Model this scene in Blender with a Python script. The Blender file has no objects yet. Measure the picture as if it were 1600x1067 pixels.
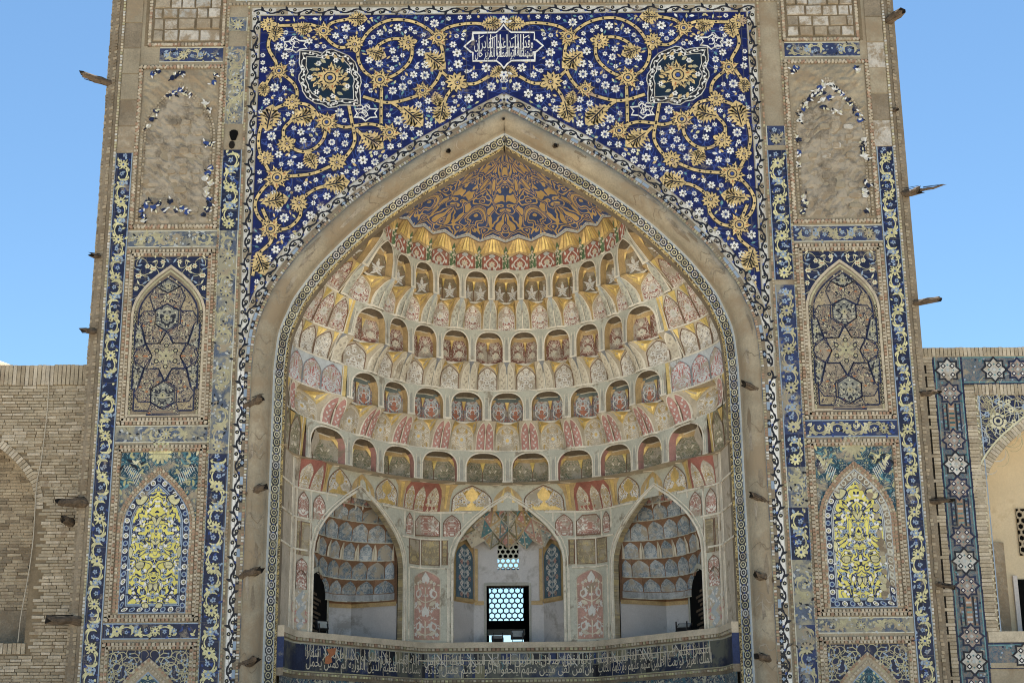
import bpy, math, random
import numpy as np
from mathutils import Matrix, Vector
R = math.radians
scene = bpy.context.scene
COL = scene.collection
random.seed(7)

# ------------------------------------------------------------------ camera, sky, sun, exposure
F_PX = 2350.0
up = np.array([-70.0, 8333.0, -F_PX]); up /= np.linalg.norm(up)
fw = np.array([0, 0, -1.0]); yc = fw - fw.dot(up) * up; yc /= np.linalg.norm(yc)
CM = np.array([np.cross(yc, up), yc, up])            # camera axes -> world axes
CP = np.array([0.17, -40.0, 1.7])
cd = bpy.data.cameras.new("camera"); cam = bpy.data.objects.new("camera", cd); COL.objects.link(cam)
cd.sensor_width = 36; cd.lens = 36 * F_PX / 1600; cd.clip_start = 0.5; cd.clip_end = 3000
mw = Matrix.Identity(4)
for i in range(3):
    for j in range(3): mw[i][j] = CM[i][j]
    mw[i][3] = CP[i]
cam.matrix_world = mw
scene.camera = cam
SUN_EL, SUN_AZ = 73, 12          # sun high behind the portal: its front stands in open shade
w = bpy.data.worlds.new("World"); scene.world = w; w.use_nodes = True
nt = w.node_tree; bg = nt.nodes["Background"]
sky = nt.nodes.new("ShaderNodeTexSky"); sky.sky_type = 'NISHITA'; sky.sun_disc = False
sky.sun_elevation = R(SUN_EL); sky.sun_rotation = R(SUN_AZ)
sky.air_density = 1.0; sky.dust_density = 0.0; sky.ozone_density = 1.2; sky.altitude = 1200
tint = nt.nodes.new("ShaderNodeMix"); tint.data_type = 'RGBA'; tint.blend_type = 'MULTIPLY'; tint.inputs[0].default_value = 1; tint.inputs[7].default_value = (.86, 1.05, 1.07, 1)
nt.links.new(sky.outputs[0], tint.inputs[6]); nt.links.new(tint.outputs[2], bg.inputs[0]); bg.inputs[1].default_value = 0.06
sl = bpy.data.lights.new("sun", 'SUN'); so = bpy.data.objects.new("sun", sl); COL.objects.link(so)
sl.energy = 5.0; sl.angle = R(0.5); sl.color = (1.0, 0.95, 0.87)
sd = Vector((math.sin(R(SUN_AZ)) * math.cos(R(SUN_EL)), math.cos(R(SUN_AZ)) * math.cos(R(SUN_EL)), math.sin(R(SUN_EL))))
so.rotation_euler = sd.to_track_quat('Z', 'Y').to_euler(); so.location = (0, 30, 60)
scene.view_settings.view_transform = 'Standard'; scene.view_settings.look = 'None'
scene.view_settings.exposure = 1.55; scene.view_settings.gamma = 1.0
try: scene.view_settings.use_curve_mapping = False
except Exception: pass
scene.render.engine = 'CYCLES'; scene.cycles.max_bounces = 6; scene.cycles.diffuse_bounces = 4; scene.cycles.filter_width = 1.05

def at(px, py, Y=0.0):
    """point of the plane y = Y behind an image pixel -> (x, z)"""
    d = CM @ np.array([px - 800.0, -(py - 533.5), -F_PX]); t = (Y - CP[1]) / d[1]
    q = CP + t * d
    return float(q[0]), float(q[2])

# ------------------------------------------------------------------ materials
MATS = {}
DUST = (0.30, 0.245, 0.175)
def nodes_mat(name):
    m = bpy.data.materials.new(name); m.use_nodes = True
    t = m.node_tree; return m, t, t.nodes["Principled BSDF"]
def noise(t, src, scale, detail=4, rough=.6, dist=0):
    n = t.nodes.new("ShaderNodeTexNoise"); n.inputs["Scale"].default_value = scale
    n.inputs["Detail"].default_value = detail; n.inputs["Roughness"].default_value = rough
    n.inputs["Distortion"].default_value = dist
    t.links.new(src, n.inputs["Vector"]); return n.outputs["Fac"]
def remap(t, s, a, b, c, d):
    n = t.nodes.new("ShaderNodeMapRange"); t.links.new(s, n.inputs[0])
    for i, v in enumerate((a, b, c, d)): n.inputs[i + 1].default_value = v
    return n.outputs[0]
def mix(t, f, a, b, mode='MIX'):
    n = t.nodes.new("ShaderNodeMix"); n.data_type = 'RGBA'; n.blend_type = mode
    for s, v in ((n.inputs[0], f), (n.inputs[6], a), (n.inputs[7], b)):
        if isinstance(v, (int, float)): s.default_value = v
        elif isinstance(v, tuple): s.default_value = (*v, 1)
        else: t.links.new(v, s)
    return n.outputs[2]
def finish(t, b, pos, colr, rough, spec, var, vs, fine, dust, dc, ds, bump, bs, grid=0):
    a = noise(t, pos, vs, 5, .65)
    lo = remap(t, a, .3, .7, 1 - var, 1 + var * .55)
    f = noise(t, pos, 22, 3, .7)
    lf = remap(t, f, .25, .75, 1 - fine, 1 + fine)
    mm = t.nodes.new("ShaderNodeMath"); mm.operation = 'MULTIPLY'; t.links.new(lo, mm.inputs[0]); t.links.new(lf, mm.inputs[1])
    cc = t.nodes.new("ShaderNodeCombineColor")
    for i in range(3): t.links.new(mm.outputs[0], cc.inputs[i])
    c = mix(t, 1.0, colr, cc.outputs[0], 'MULTIPLY')
    if dust > 0:
        d = noise(t, pos, ds, 8, .72, .3)
        k = remap(t, d, .62 - dust * .5, .70 - dust * .42, 0, .95)
        c = mix(t, k, c, dc)
    if grid:                                       # joints of the glazed tiles
        sx = t.nodes.new("ShaderNodeSeparateXYZ"); t.links.new(pos, sx.inputs[0]); lines = []
        for ax, o in ((0, .07), (2, .11)):
            p = t.nodes.new("ShaderNodeMath"); p.operation = 'PINGPONG'; p.inputs[1].default_value = grid / 2; ad = t.nodes.new("ShaderNodeMath"); ad.inputs[1].default_value = 50 + o
            t.links.new(sx.outputs[ax], ad.inputs[0]); t.links.new(ad.outputs[0], p.inputs[0]); lines.append(remap(t, p.outputs[0], .006, .016, 1, 0))
        mx = t.nodes.new("ShaderNodeMath"); mx.operation = 'MAXIMUM'; t.links.new(lines[0], mx.inputs[0]); t.links.new(lines[1], mx.inputs[1])
        k = remap(t, mx.outputs[0], 0, 1, 0, .55); c = mix(t, k, c, (.10, .09, .08))
    t.links.new(c, b.inputs["Base Color"])
    b.inputs["Roughness"].default_value = rough
    b.inputs["Specular IOR Level"].default_value = spec
    if bump:
        n = noise(t, pos, bs, 6, .7)
        bn = t.nodes.new("ShaderNodeBump"); bn.inputs["Strength"].default_value = bump; bn.inputs["Distance"].default_value = .05
        t.links.new(n, bn.inputs["Height"]); t.links.new(bn.outputs[0], b.inputs["Normal"])
def mk(name, col, rough=.6, spec=.25, var=.28, vs=1.6, fine=.16, dust=0., dc=DUST, ds=1.1, bump=0., bs=9., metal=0, grid=0):
    m, t, b = nodes_mat(name)
    pos = t.nodes.new("ShaderNodeNewGeometry").outputs["Position"]
    rgb = t.nodes.new("ShaderNodeRGB"); rgb.outputs[0].default_value = (*col, 1)
    finish(t, b, pos, rgb.outputs[0], rough, spec, var, vs, fine, dust, dc, ds, bump, bs, grid)
    b.inputs["Metallic"].default_value = metal
    MATS[name] = m
def pat(name, cols, scale, uv=False, detail=1.5, dist=.6, rough=.5, spec=.25, var=.22, vs=1.6, fine=.12, dust=0., dc=DUST, ds=1.1, bump=0, bs=9., squash=None):
    """ornament as bands of a noise field; cols = [(stop, colour), ...]"""
    m, t, b = nodes_mat(name)
    pos = t.nodes.new("ShaderNodeNewGeometry").outputs["Position"]
    src = t.nodes.new("ShaderNodeUVMap").outputs[0] if uv else pos
    if squash:
        mp = t.nodes.new("ShaderNodeMapping"); mp.inputs["Scale"].default_value = squash
        t.links.new(src, mp.inputs[0]); src = mp.outputs[0]
    n = noise(t, src, scale, detail, .5, dist)
    cr = t.nodes.new("ShaderNodeValToRGB"); cr.color_ramp.interpolation = 'CONSTANT'
    el = cr.color_ramp.elements
    while len(el) < len(cols): el.new(.5)
    for e, (s, c) in zip(el, cols): e.position = s; e.color = (*c, 1)
    t.links.new(n, cr.inputs[0])
    finish(t, b, pos, cr.outputs[0], rough, spec, var, vs, fine, dust, dc, ds, bump, bs)
    MATS[name] = m

NAVY, COB, GOLD, WHITE = (.008, .012, .055), (.004, .0055, .075), (.68, .50, .22), (.72, .70, .65)
mk("cobalt_tile", COB, .32, .45, .5, 2.2, .3, .05, ds=2, bump=.25, bs=5, grid=.62)
mk("navy_tile", (.011, .015, .05), .4, .35, .5, 2, .3, .10, ds=1.6, bump=.2, bs=6, grid=.5)
mk("band_ground", (.022, .03, .062), .5, .25, .5, 1.2, .3, .30, (.12, .12, .095), .9)
mk("navy_worn", (.035, .05, .12), .6, .2, .4, 1.5, .2, .22, (.27, .25, .19))
mk("gold_tile", (.62, .46, .21), .42, .3, .38, 3.5, .25, .10, (.36, .26, .20), ds=1.4, grid=.62)
mk("yellow_tile", (.58, .535, .29), .45, .3, .35, 3, .25, .12, (.33, .29, .2), 1.6, grid=.5)
mk("cream_tile", (.60, .56, .38), .5, .25, .25, 2, .15, .08)
mk("cream_worn", (.42, .385, .24), .6, .2, .35, 1.5, .2, .22)
mk("white_tile", WHITE, .42, .3, .2, 3, .18, .06, ds=2, grid=.62)
mk("white_worn", (.56, .545, .50), .5, .25, .25, 1.5, .2, .26, (.36, .31, .24), 2.2)
mk("black_tile", (.012, .012, .018), .45, .3, .3, 2, .2, .06)
mk("blue_tile", (.028, .055, .20), .45, .3, .35, 2, .2, .06)
mk("blue_worn", (.10, .125, .175), .6, .2, .5, 1.2, .3, .34, (.31, .285, .2), 1.6)
mk("pale_blue", (.27, .34, .43), .5, .25, .25, 2, .15, .08)
mk("chain_ground", (.028, .03, .042), .5, .25, .5, 3, .3, .2, (.16, .145, .12), 2)
mk("sky_vine", (.045, .075, .25), .5, .25, .3, 2, .2)
mk("teal_tile", (.02, .10, .12), .45, .3, .35, 2, .2, .08)
mk("teal_pale", (.13, .27, .29), .5, .25, .35, 2, .2, .1)
mk("green_dark", (.006, .017, .035), .45, .3, .3, 2, .2)
mk("rust_tile", (.40, .16, .06), .55, .25, .3, 2, .2, .05)
mk("plaster", (.335, .285, .205), .9, .1, .32, .7, .16, .30, (.27, .21, .14), .6, .5, 6)
mk("plaster_dark", (.25, .205, .148), .92, .1, .35, 1.2, .22, .25, (.20, .155, .105), 1.0, .7, 7)
mk("plaster_light", (.47, .41, .32), .9, .1, .25, 1.5, .16, .2, (.34, .28, .2), 1.2, .5, 9)
mk("ruin_plaster", (.235, .195, .145), .95, .1, .4, 2.0, .25, .38, (.36, .31, .24), 1.5, .9, 5)
mk("brick_a", (.40, .335, .24), .9, .1, .25, 3, .2, .1, (.27, .21, .15), 2, .5, 14)
mk("brick_b", (.35, .285, .2), .9, .1, .25, 3, .2, .1, (.27, .21, .15), 2, .5, 14)
mk("brick_c", (.49, .42, .32), .9, .1, .25, 3, .2, .1, (.27, .21, .15), 2, .5, 14)
mk("mortar", (.20, .155, .10), .95, .1, .3, 2, .2)
mk("brick_rose", (.36, .235, .16), .9, .1, .25, 3, .2, .1)
mk("brick_pale", (.50, .43, .32), .9, .1, .25, 3, .2, .1)
mk("stone_a", (.50, .46, .40), .9, .1, .2, 3, .18, .3, (.28, .22, .15), 2.2, .8, 8)
mk("stone_b", (.42, .40, .36), .9, .1, .2, 3, .18, .3, (.28, .22, .15), 2.2, .8, 8)
mk("stone_c", (.37, .31, .23), .9, .1, .25, 3, .18, .35, (.28, .22, .15), 2.2, .8, 8)
mk("wood", (.13, .095, .065), .85, .15, .4, 6, .3, 0, bump=.8, bs=25)
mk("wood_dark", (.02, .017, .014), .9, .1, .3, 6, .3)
mk("void_shade", (.006, .006, .006), .9, .05, .2, 3, .1)  # near-black that paints the shade of unlit openings
mk("white_plaster", (.56, .53, .51), .9, .1, .12, .8, .08, .12, (.36, .33, .3), .8, .15, 5)
mk("cream_plaster", (.62, .52, .36), .9, .1, .12, .8, .08, .12, (.50, .40, .26), .8, .2, 5)
mk("rib_cream", (0.76, 0.69, 0.56), .85, .1, .2, 2.5, .15, .1)
mk("m_taupe", (0.51, 0.44, 0.345), .85, .12, .3, 1.4, .16, .15, (.25, .20, .14), 1.4)
mk("m_grey", (0.54, 0.525, 0.43), .85, .12, .2, 1.4, .14, .15, (.28, .24, .18), 1.4)
mk("m_greydark", (0.4, 0.385, 0.33), .85, .12, .2, 1.4, .14, .15)
mk("m_greyblue", (0.44, 0.46, 0.45), .85, .12, .2, 1.4, .14, .12, (.31, .27, .21), 1.4)
mk("m_tan", (0.55, 0.465, 0.345), .85, .12, .25, 2, .14)
mk("m_gold", (0.7, 0.5, 0.19), .45, .4, .35, 3, .22, metal=.35)
mk("m_goldbright", (.82, .62, .22), .36, .5, .3, 3, .2, metal=.35)
mk("m_goldbrown", (0.52, 0.365, 0.18), .6, .3, .3, 3, .2)
mk("m_red", (0.36, 0.145, 0.11), .85, .12, .3, 2.5, .18, .1)
mk("m_pink", (0.52, 0.275, 0.235), .85, .12, .25, 2.5, .16, .1)
mk("m_rose", (0.5, 0.3, 0.24), .85, .12, .3, 2, .18, .22, (.34, .27, .19), 1.6)
mk("m_brown", (0.21, 0.125, 0.08), .85, .12, .3, 2.5, .2)
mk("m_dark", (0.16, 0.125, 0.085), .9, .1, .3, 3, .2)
mk("m_green", (0.24, 0.22, 0.14), .85, .12, .3, 2.5, .2, .1)
mk("m_leaf", (.12, .19, .10), .85, .12, .3, 3, .2)
mk("m_cream", (0.64, 0.57, 0.44), .85, .12, .2, 2.5, .14, .1)
mk("m_white", (.66, .63, .57), .85, .12, .15, 2.5, .12, .06)
mk("m_bluegrey", (0.26, 0.265, 0.275), .85, .12, .3, 2.5, .2, .12)
mk("m_teal", (0.16, 0.19, 0.18), .85, .12, .3, 2.5, .2)
mk("m_orange", (0.46, 0.19, 0.12), .85, .12, .3, 3, .2)
mk("m_paleblue", (.54, .56, .56), .85, .12, .2, 2.5, .14, .1)
mk("n_blue", (.24, .28, .30), .85, .12, .45, 2.2, .25, .1, (.25, .2, .15))
mk("n_bluelight", (.40, .41, .41), .85, .12, .4, 2.2, .22, .1, (.25, .2, .15))
mk("n_orange", (0.27, 0.155, 0.095), .85, .12, .3, 2.5, .2)
mk("n_panelblue", (.10, .16, .20), .85, .12, .3, 2.5, .2)
CAPG, CAPB = (.56, .38, .16), (.055, .09, .22)
pat("cap_ornament", [(0, CAPG), (.33, CAPB), (.415, CAPG), (.465, CAPB), (.535, CAPG), (.58, CAPB), (.67, CAPG)], 2.5, True, .2, .8, .6, .3, .25, 2)
YL, NV, PW = (.70, .62, .15), (.012, .018, .06), (.50, .53, .55)
pat("p_yellow", [(0, YL), (.385, NV), (.405, PW), (.418, NV), (.445, YL), (.52, NV), (.548, PW), (.558, NV), (.585, YL), (.68, NV)], 3.0, True, 1.6, .8, .45, .3, .25, 2, .15, .06, (.30, .27, .2), 1.3)
def pp(name, cols, sc=7.5, dust=.24, **k): pat(name, cols, sc, True, 1.0, .9, .85, .12, .32, 1.6, .16, dust, (.40, .345, .265), 1.9, **k)
WH, CR, TP = (.76, .71, .62), (.69, .60, .45), (.50, .42, .315)
pp("p_taupe", [(0, CR), (.36, TP), (.44, WH), (.49, TP), (.55, (.48, .33, .12)), (.59, TP), (.64, CR)], 6.5)
pp("p_whiteflower", [(0, (.42, .35, .27)), (.38, WH), (.475, (.30, .24, .18)), (.505, WH), (.58, (.42, .35, .27)), (.62, WH)], 6.5)
pp("p_rose", [(0, (.24, .11, .08)), (.40, (.58, .44, .35)), (.47, (.24, .11, .08)), (.53, (.58, .52, .42)), (.60, (.25, .12, .085))], 5.5)
pp("p_redwhite", [(0, WH), (.41, (.32, .12, .10)), (.46, WH), (.53, (.30, .11, .09)), (.575, CR), (.64, (.34, .14, .11))], 7)
pp("p_bluered", [(0, (.50, .48, .44)), (.37, (.21, .20, .21)), (.455, (.42, .14, .085)), (.52, (.22, .205, .2)), (.56, (.46, .44, .4)), (.61, (.2, .195, .2))], 6)
pp("p_green", [(0, CR), (.37, (.23, .21, .13)), (.46, (.46, .38, .26)), (.5, (.24, .215, .135)), (.6, (.54, .42, .33)), (.64, (.19, .20, .12))], 6.5)
pp("p_brown", [(0, (.28, .20, .13)), (.45, (.23, .19, .115)), (.56, (.30, .23, .14))], 5)
pp("p_skyred", [(0, (.46, .18, .16)), (.37, (.60, .61, .60)), (.475, (.46, .19, .17)), (.53, (.60, .61, .60)), (.62, (.45, .2, .18))], 5)
pp("p_lunette", [(0, (.46, .30, .09)), (.40, WH), (.47, (.16, .13, .16)), (.5, WH), (.57, (.48, .32, .1)), (.62, WH)], 6.5)
pp("p_tan", [(0, (.48, .38, .2)), (.42, (.31, .25, .16)), (.52, (.42, .35, .22)), (.57, (.3, .25, .16))], 6)
pp("p_panelrose", [(0, WH), (.38, (.42, .22, .17)), (.475, (.60, .50, .42)), (.51, (.40, .20, .155)), (.6, WH)], 6.5)
pp("p_niche", [(0, (.42, .43, .42)), (.42, (.17, .23, .28)), (.5, (.34, .38, .41)), (.55, (.15, .20, .25)), (.62, (.40, .38, .34))], 6.5)
pp("p_nichelight", [(0, (.52, .52, .50)), (.42, (.29, .335, .37)), (.5, (.48, .50, .51)), (.58, (.25, .295, .33))], 6.5)
pat("mosaic_gold", [(0, (.36, .30, .2)), (.40, (.04, .04, .06)), (.45, (.44, .38, .25)), (.53, (.05, .05, .08)), (.58, (.36, .29, .17))], 9, True, 1, 1.0, dust=.1)
pat("mosaic_dark", [(0, (.04, .035, .05)), (.40, (.44, .38, .27)), (.46, (.02, .02, .03)), (.52, (.40, .32, .21)), (.58, (.035, .035, .06)), (.64, (.26, .19, .13))], 8.5, True, 1, 1.0, dust=.16)
pat("mosaic_grey", [(0, (.03, .03, .04)), (.40, (.30, .29, .23)), (.5, (.20, .20, .17)), (.57, (.03, .03, .04)), (.62, (.40, .37, .27))], 6.5, True, 1, .6, dust=.12)
pat("mosaic_brown", [(0, (.30, .24, .15)), (.42, (.04, .035, .05)), (.46, (.38, .31, .19)), (.56, (.06, .05, .06)), (.61, (.36, .29, .17))], 6, True, 1, .8, dust=.25)
pat("mosaic_navy", [(0, (.55, .53, .42)), (.34, (.012, .02, .08)), (.49, (.42, .42, .36)), (.515, (.01, .015, .06)), (.66, (.06, .12, .3))], 5, True, 1, 1.0, dust=.06)
pat("mosaic_teal", [(0, (.40, .38, .2)), (.38, (.02, .06, .09)), (.47, (.32, .34, .3)), (.5, (.015, .05, .075)), (.58, (.06, .16, .2)), (.66, (.45, .42, .2))], 4.5, True, 1, 1.0, dust=.22)
pat("mosaic_floral", [(0, (.42, .4, .3)), (.42, (.02, .03, .07)), (.5, (.3, .31, .26)), (.55, (.03, .04, .09)), (.6, (.08, .17, .2))], 7, True, 1, 1.0, dust=.1)
mk("wing_knot", (.34, .275, .23), .6, .2, .4, 4, .25, .15, (.17, .22, .22), 5)
pat("wing_ground", [(0, (.20, .18, .17)), (.44, (.10, .145, .17)), (.52, (.19, .17, .165)), (.58, (.08, .12, .16))], 9, False, 3, .4, .7, .2, dust=.1)
pat("braid", [(0, (.46, .34, .13)), (.42, (.05, .04, .03)), (.5, (.5, .4, .2)), (.58, (.12, .08, .04))], 9, False, 1, .5, .6)
pat("ground_paving", [(0, (.42, .37, .30)), (.45, (.47, .42, .34)), (.6, (.40, .35, .28))], .8, False, 5, .2, .9, .1)
mk("rubber", (.02, .02, .022), .6, .3); mk("lamp_glass", (.25, .27, .26), .25, .5); mk("rope", (.42, .37, .29), .8)
mk("dark_cable", (.05, .04, .035), .8); mk("clay_patch", (.46, .18, .085), .9, .1, .2, 4, .15)

# ------------------------------------------------------------------ mesh building
class G:
    def __init__(s): s.V = []; s.F = []; s.M = []; s.U = []; s.names = []; s.ix = {}
    def mi(s, m):
        if m not in s.ix: s.ix[m] = len(s.names); s.names.append(m)
        return s.ix[m]
    def v(s, p, uv=(0, 0)): s.V.append(p); s.U.append(uv); return len(s.V) - 1
    def f(s, idx, m): s.F.append(idx); s.M.append(s.mi(m))
    def mesh(s, name, smooth=False):
        me = bpy.data.meshes.new(name); me.from_pydata(np.array(s.V, float).tolist(), [], s.F)
        for n in s.names: me.materials.append(MATS[n])
        me.polygons.foreach_set("material_index", s.M)
        if smooth: me.polygons.foreach_set("use_smooth", [True] * len(s.F))
        uvl = me.uv_layers.new(name="UVMap")
        li = np.empty(len(me.loops), dtype=np.int64); me.loops.foreach_get("vertex_index", li)
        uvl.data.foreach_set("uv", np.array(s.U, dtype=np.float32)[li].ravel())
        return me
    def box(s, x0, x1, y0, y1, z0, z1, m, skip=''):
        b = len(s.V)
        for z in (z0, z1):
            for y in (y0, y1):
                for x in (x0, x1): s.v((x, y, z), (x, z))
        for k, q in dict(b=(0, 1, 3, 2), t=(4, 6, 7, 5), f=(0, 4, 5, 1), k=(2, 3, 7, 6), l=(0, 2, 6, 4), r=(1, 5, 7, 3)).items():
            if k not in skip: s.f(tuple(b + i for i in q), m)
def link(name, me, parent=None, loc=None, kind=None):
    o = bpy.data.objects.new(name, me); COL.objects.link(o)
    if parent: o.parent = parent
    if loc: o.location = loc
    if kind: o["kind"] = kind
    return o
NICHE_K, NICHE_O = 1.0244, (-.004, .976, -.042)    # deep niche scaled up about the camera position, keeping its image outline: factor, offset
IN_NICHE = False
def nloc(p): return tuple(NICHE_K * a + b for a, b in zip(p, NICHE_O)) if IN_NICHE else p
def put(g, name, parent=None, kind=None, smooth=False, loc=None):
    if IN_NICHE:
        v = np.array(g.V, float) * NICHE_K
        if loc is None: v = v + np.array(NICHE_O)
        else: loc = nloc(loc)
        g.V = v.tolist()
    return link(name, g.mesh(name, smooth), parent, loc, kind)
def thing(name, label, cat, loc=(0, 0, 0), group=None):
    o = link(name, None, None, loc); o["label"] = label; o["category"] = cat; o["kind"] = "thing"
    if group: o["group"] = group
    return o
def tag(o, label, cat, group=None):
    o["label"] = label; o["category"] = cat
    if group: o["group"] = group
    return o

AN = [(0, 1), (.084, .986), (.14, .977), (.2, .951), (.288, .915), (.407, .825), (.472, .768), (.564, .673), (.643, .577), (.714, .48), (.815, .334), (.896, .187), (1, 0)]
AT = [a for a, b in AN]; AX = [b for a, b in AN]
def arch_w(z, hw, spring, apex):                      # half width of the pointed arch at height z
    if z <= spring: return hw
    if z >= apex: return 0.0
    return hw * float(np.interp((z - spring) / (apex - spring), AT, AX))
def arch_z(x, hw, spring, apex):                      # height of the arch over |x|
    x = abs(x) / hw
    if x >= 1: return spring
    return spring + (apex - spring) * float(np.interp(x, AX[::-1], AT[::-1]))
def arch_pts(hw, bottom, spring, apex, n=1):
    ts = sorted(set(AT + [(a + b) / 2 for a, b in zip(AT, AT[1:])])) if n > 1 else AT
    R_ = [(hw * float(np.interp(t, AT, AX)), spring + t * (apex - spring)) for t in ts]
    pts = [(-x, z) for x, z in R_] + [(x, z) for x, z in R_[::-1][1:]]
    return [(-hw, bottom)] + pts + [(hw, bottom)] if bottom < spring else pts

class Cv:
    """draws 2D ornament as thin inlaid geometry on a surface f(u, v, h) -> xyz"""
    def __init__(s, g, f, mir=None, off=0.0): s.g = g; s.f = f; s.mir = mir; s.off = off; s.n = 0
    def P(s, u, v, h): return s.g.v(s.f(u, v, h), ((u if s.mir is None else s.mir(u) if callable(s.mir) else abs(u - s.mir)) + s.off, v + s.off))
    def fan(s, c, ring, m, h):
        h += s.eps(h)
        a = s.P(*c, h); r = [s.P(*p, h) for p in ring]
        for i in range(len(r)): s.g.f((a, r[i], r[(i + 1) % len(r)]), m)
    def eps(s, h): s.n += 1; return (s.n % 41) * 4e-5 if h else 0
    def poly(s, pts, m, h):
        cx = sum(p[0] for p in pts) / len(pts); cy = sum(p[1] for p in pts) / len(pts)
        s.fan((cx, cy), pts, m, h)
    def ngon(s, pts, m, h): h += s.eps(h); s.g.f(tuple(s.P(*p, h) for p in pts), m)
    def rib(s, pts, w, m, h, closed=False):
        h += s.eps(h)
        n = len(pts); L = []; Rr = []
        for i, p in enumerate(pts):
            a = pts[i - 1] if i or closed else p; b = pts[(i + 1) % n] if i < n - 1 or closed else p
            dx, dy = b[0] - a[0], b[1] - a[1]; l = math.hypot(dx, dy) or 1
            ww = (w[i] if isinstance(w, (list, tuple)) else w) / 2
            # mitre
            if 0 < i < n - 1 or closed:
                ax, ay = p[0] - a[0], p[1] - a[1]; la = math.hypot(ax, ay) or 1
                cs = (ax * dx + ay * dy) / la / l; ww = ww / max(cs, .5)
            L.append(s.P(p[0] - dy / l * ww, p[1] + dx / l * ww, h)); Rr.append(s.P(p[0] + dy / l * ww, p[1] - dx / l * ww, h))
        for i in range(n if closed else n - 1):
            j = (i + 1) % n; s.g.f((L[i], Rr[i], Rr[j], L[j]), m)
    def rail(s, pts, w, m, h0, h1, closed=False):     # raised moulding: top + two sides
        s.rib(pts, w, m, h1, closed)
        n = len(pts); O = []
        for i, p in enumerate(pts):
            a = pts[i - 1] if i or closed else p; b = pts[(i + 1) % n] if i < n - 1 or closed else p
            dx, dy = b[0] - a[0], b[1] - a[1]; l = math.hypot(dx, dy) or 1
            q = []
            for sg in (-1, 1):
                u, v = p[0] + sg * -dy / l * w / 2, p[1] + sg * dx / l * w / 2
                q += [s.P(u, v, h0), s.P(u, v, h1)]
            O.append(q)
        for i in range(n if closed else n - 1):
            a, b = O[i], O[(i + 1) % n]
            s.g.f((a[0], b[0], b[1], a[1]), m); s.g.f((a[2], b[2], b[3], a[3]), m)
    def grid(s, u0, u1, v0, v1, nu, nv, m, h):
        h += s.eps(h)
        I = [[s.P(u0 + (u1 - u0) * i / nu, v0 + (v1 - v0) * j / nv, h) for i in range(nu + 1)] for j in range(nv + 1)]
        for j in range(nv):
            for i in range(nu): s.g.f((I[j][i], I[j][i + 1], I[j + 1][i + 1], I[j + 1][i]), m)
    def mono(s, vs, L, Rr, m, h, n=4):                # fill between two curves, row by row
        h += s.eps(h)
        I = [[s.P(l + (r - l) * i / n, v, h) for i in range(n + 1)] for v, l, r in zip(vs, L, Rr)]
        for j in range(len(vs) - 1):
            for i in range(n): s.g.f((I[j][i], I[j][i + 1], I[j + 1][i + 1], I[j + 1][i]), m)
    def archfill(s, uc, hw, v0, spring, apex, m, h, n=4):
        vs = [v0 + (spring - v0) * k / 3 for k in range(3)] + [spring + (apex - spring) * t for t in AT[::2]]
        ws = [arch_w(v, hw, spring, apex) for v in vs]
        s.mono(vs, [uc - x for x in ws], [uc + x for x in ws], m, h, n)
    def archline(s, uc, hw, v0, spring, apex, w, m, h, h0=None):
        pts = [(uc + x, z) for x, z in arch_pts(hw, v0, spring, apex)]
        if h0 is None: s.rib(pts, w, m, h)
        else: s.rail(pts, w, m, h0, h)
    def disc(s, c, r, m, h, n=8):
        s.fan(c, [(c[0] + r * math.cos(6.2832 * k / n), c[1] + r * math.sin(6.2832 * k / n)) for k in range(n)], m, h)
    def ring(s, c, r, w, m, h, n=10):
        s.rib([(c[0] + r * math.cos(6.2832 * k / n), c[1] + r * math.sin(6.2832 * k / n)) for k in range(n)], w, m, h, True)
    def flower(s, c, r, m, mc, h, k=6, rot=0., inner=.55, cr=.28):
        pts = []
        for i in range(k):
            for d, q in ((-.5, inner), (-.26, .94), (0, 1.0), (.26, .94)):
                a = rot + 6.2832 * (i + d) / k; pts.append((c[0] + r * q * math.cos(a), c[1] + r * q * math.sin(a)))
        s.fan(c, pts, m, h)
        if mc: s.disc(c, r * cr, mc, h + .003, 6)
    def leaf(s, c, a, l, w, m, h):
        ca, sa = math.cos(a), math.sin(a)
        pts = [(0, 0), (.25, .42), (.55, .5), (1, 0), (.55, -.5), (.25, -.42)]
        s.fan((c[0] + .45 * l * ca, c[1] + .45 * l * sa), [(c[0] + p * l * ca - q * w * sa, c[1] + p * l * sa + q * w * ca) for p, q in pts], m, h)
    def curl(s, c, a, r, turn, w, m, h, n=9):         # spiral tendril
        pts = []; x, y = c
        for i in range(n):
            pts.append((x, y)); st = r * 1.0 * (1 - i / n * .75) * .5
            x += st * math.cos(a); y += st * math.sin(a); a += turn
        s.rib(pts, [w * (1 - .6 * i / n) for i in range(n)], m, h)
        return pts[-1]
    def blocks(s, s0, s1, v, w, step, d, h0, h1, mats, gap=.3, jit=.0):   # a row of small raised bricks along s
        n = max(1, int(round((s1 - s0) / step)))
        for i in range(n):
            a = s0 + (s1 - s0) * (i + gap / 2) / n; b = s0 + (s1 - s0) * (i + 1 - gap / 2) / n
            hh = h1 + random.uniform(-jit, jit); j = random.uniform(-jit, jit)
            lo = [s.P(u, x, h0) for u, x in ((a, v - w / 2), (b, v - w / 2), (b, v + w / 2), (a, v + w / 2))]
            hi = [s.P(u, x, hh) for u, x in ((a, v - w / 2 + j), (b, v - w / 2 + j), (b, v + w / 2 + j), (a, v + w / 2 + j))]
            m = random.choice(mats); s.g.f(tuple(hi), m)
            for k in range(4): s.g.f((lo[k], lo[(k + 1) % 4], hi[(k + 1) % 4], hi[k]), m)

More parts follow.
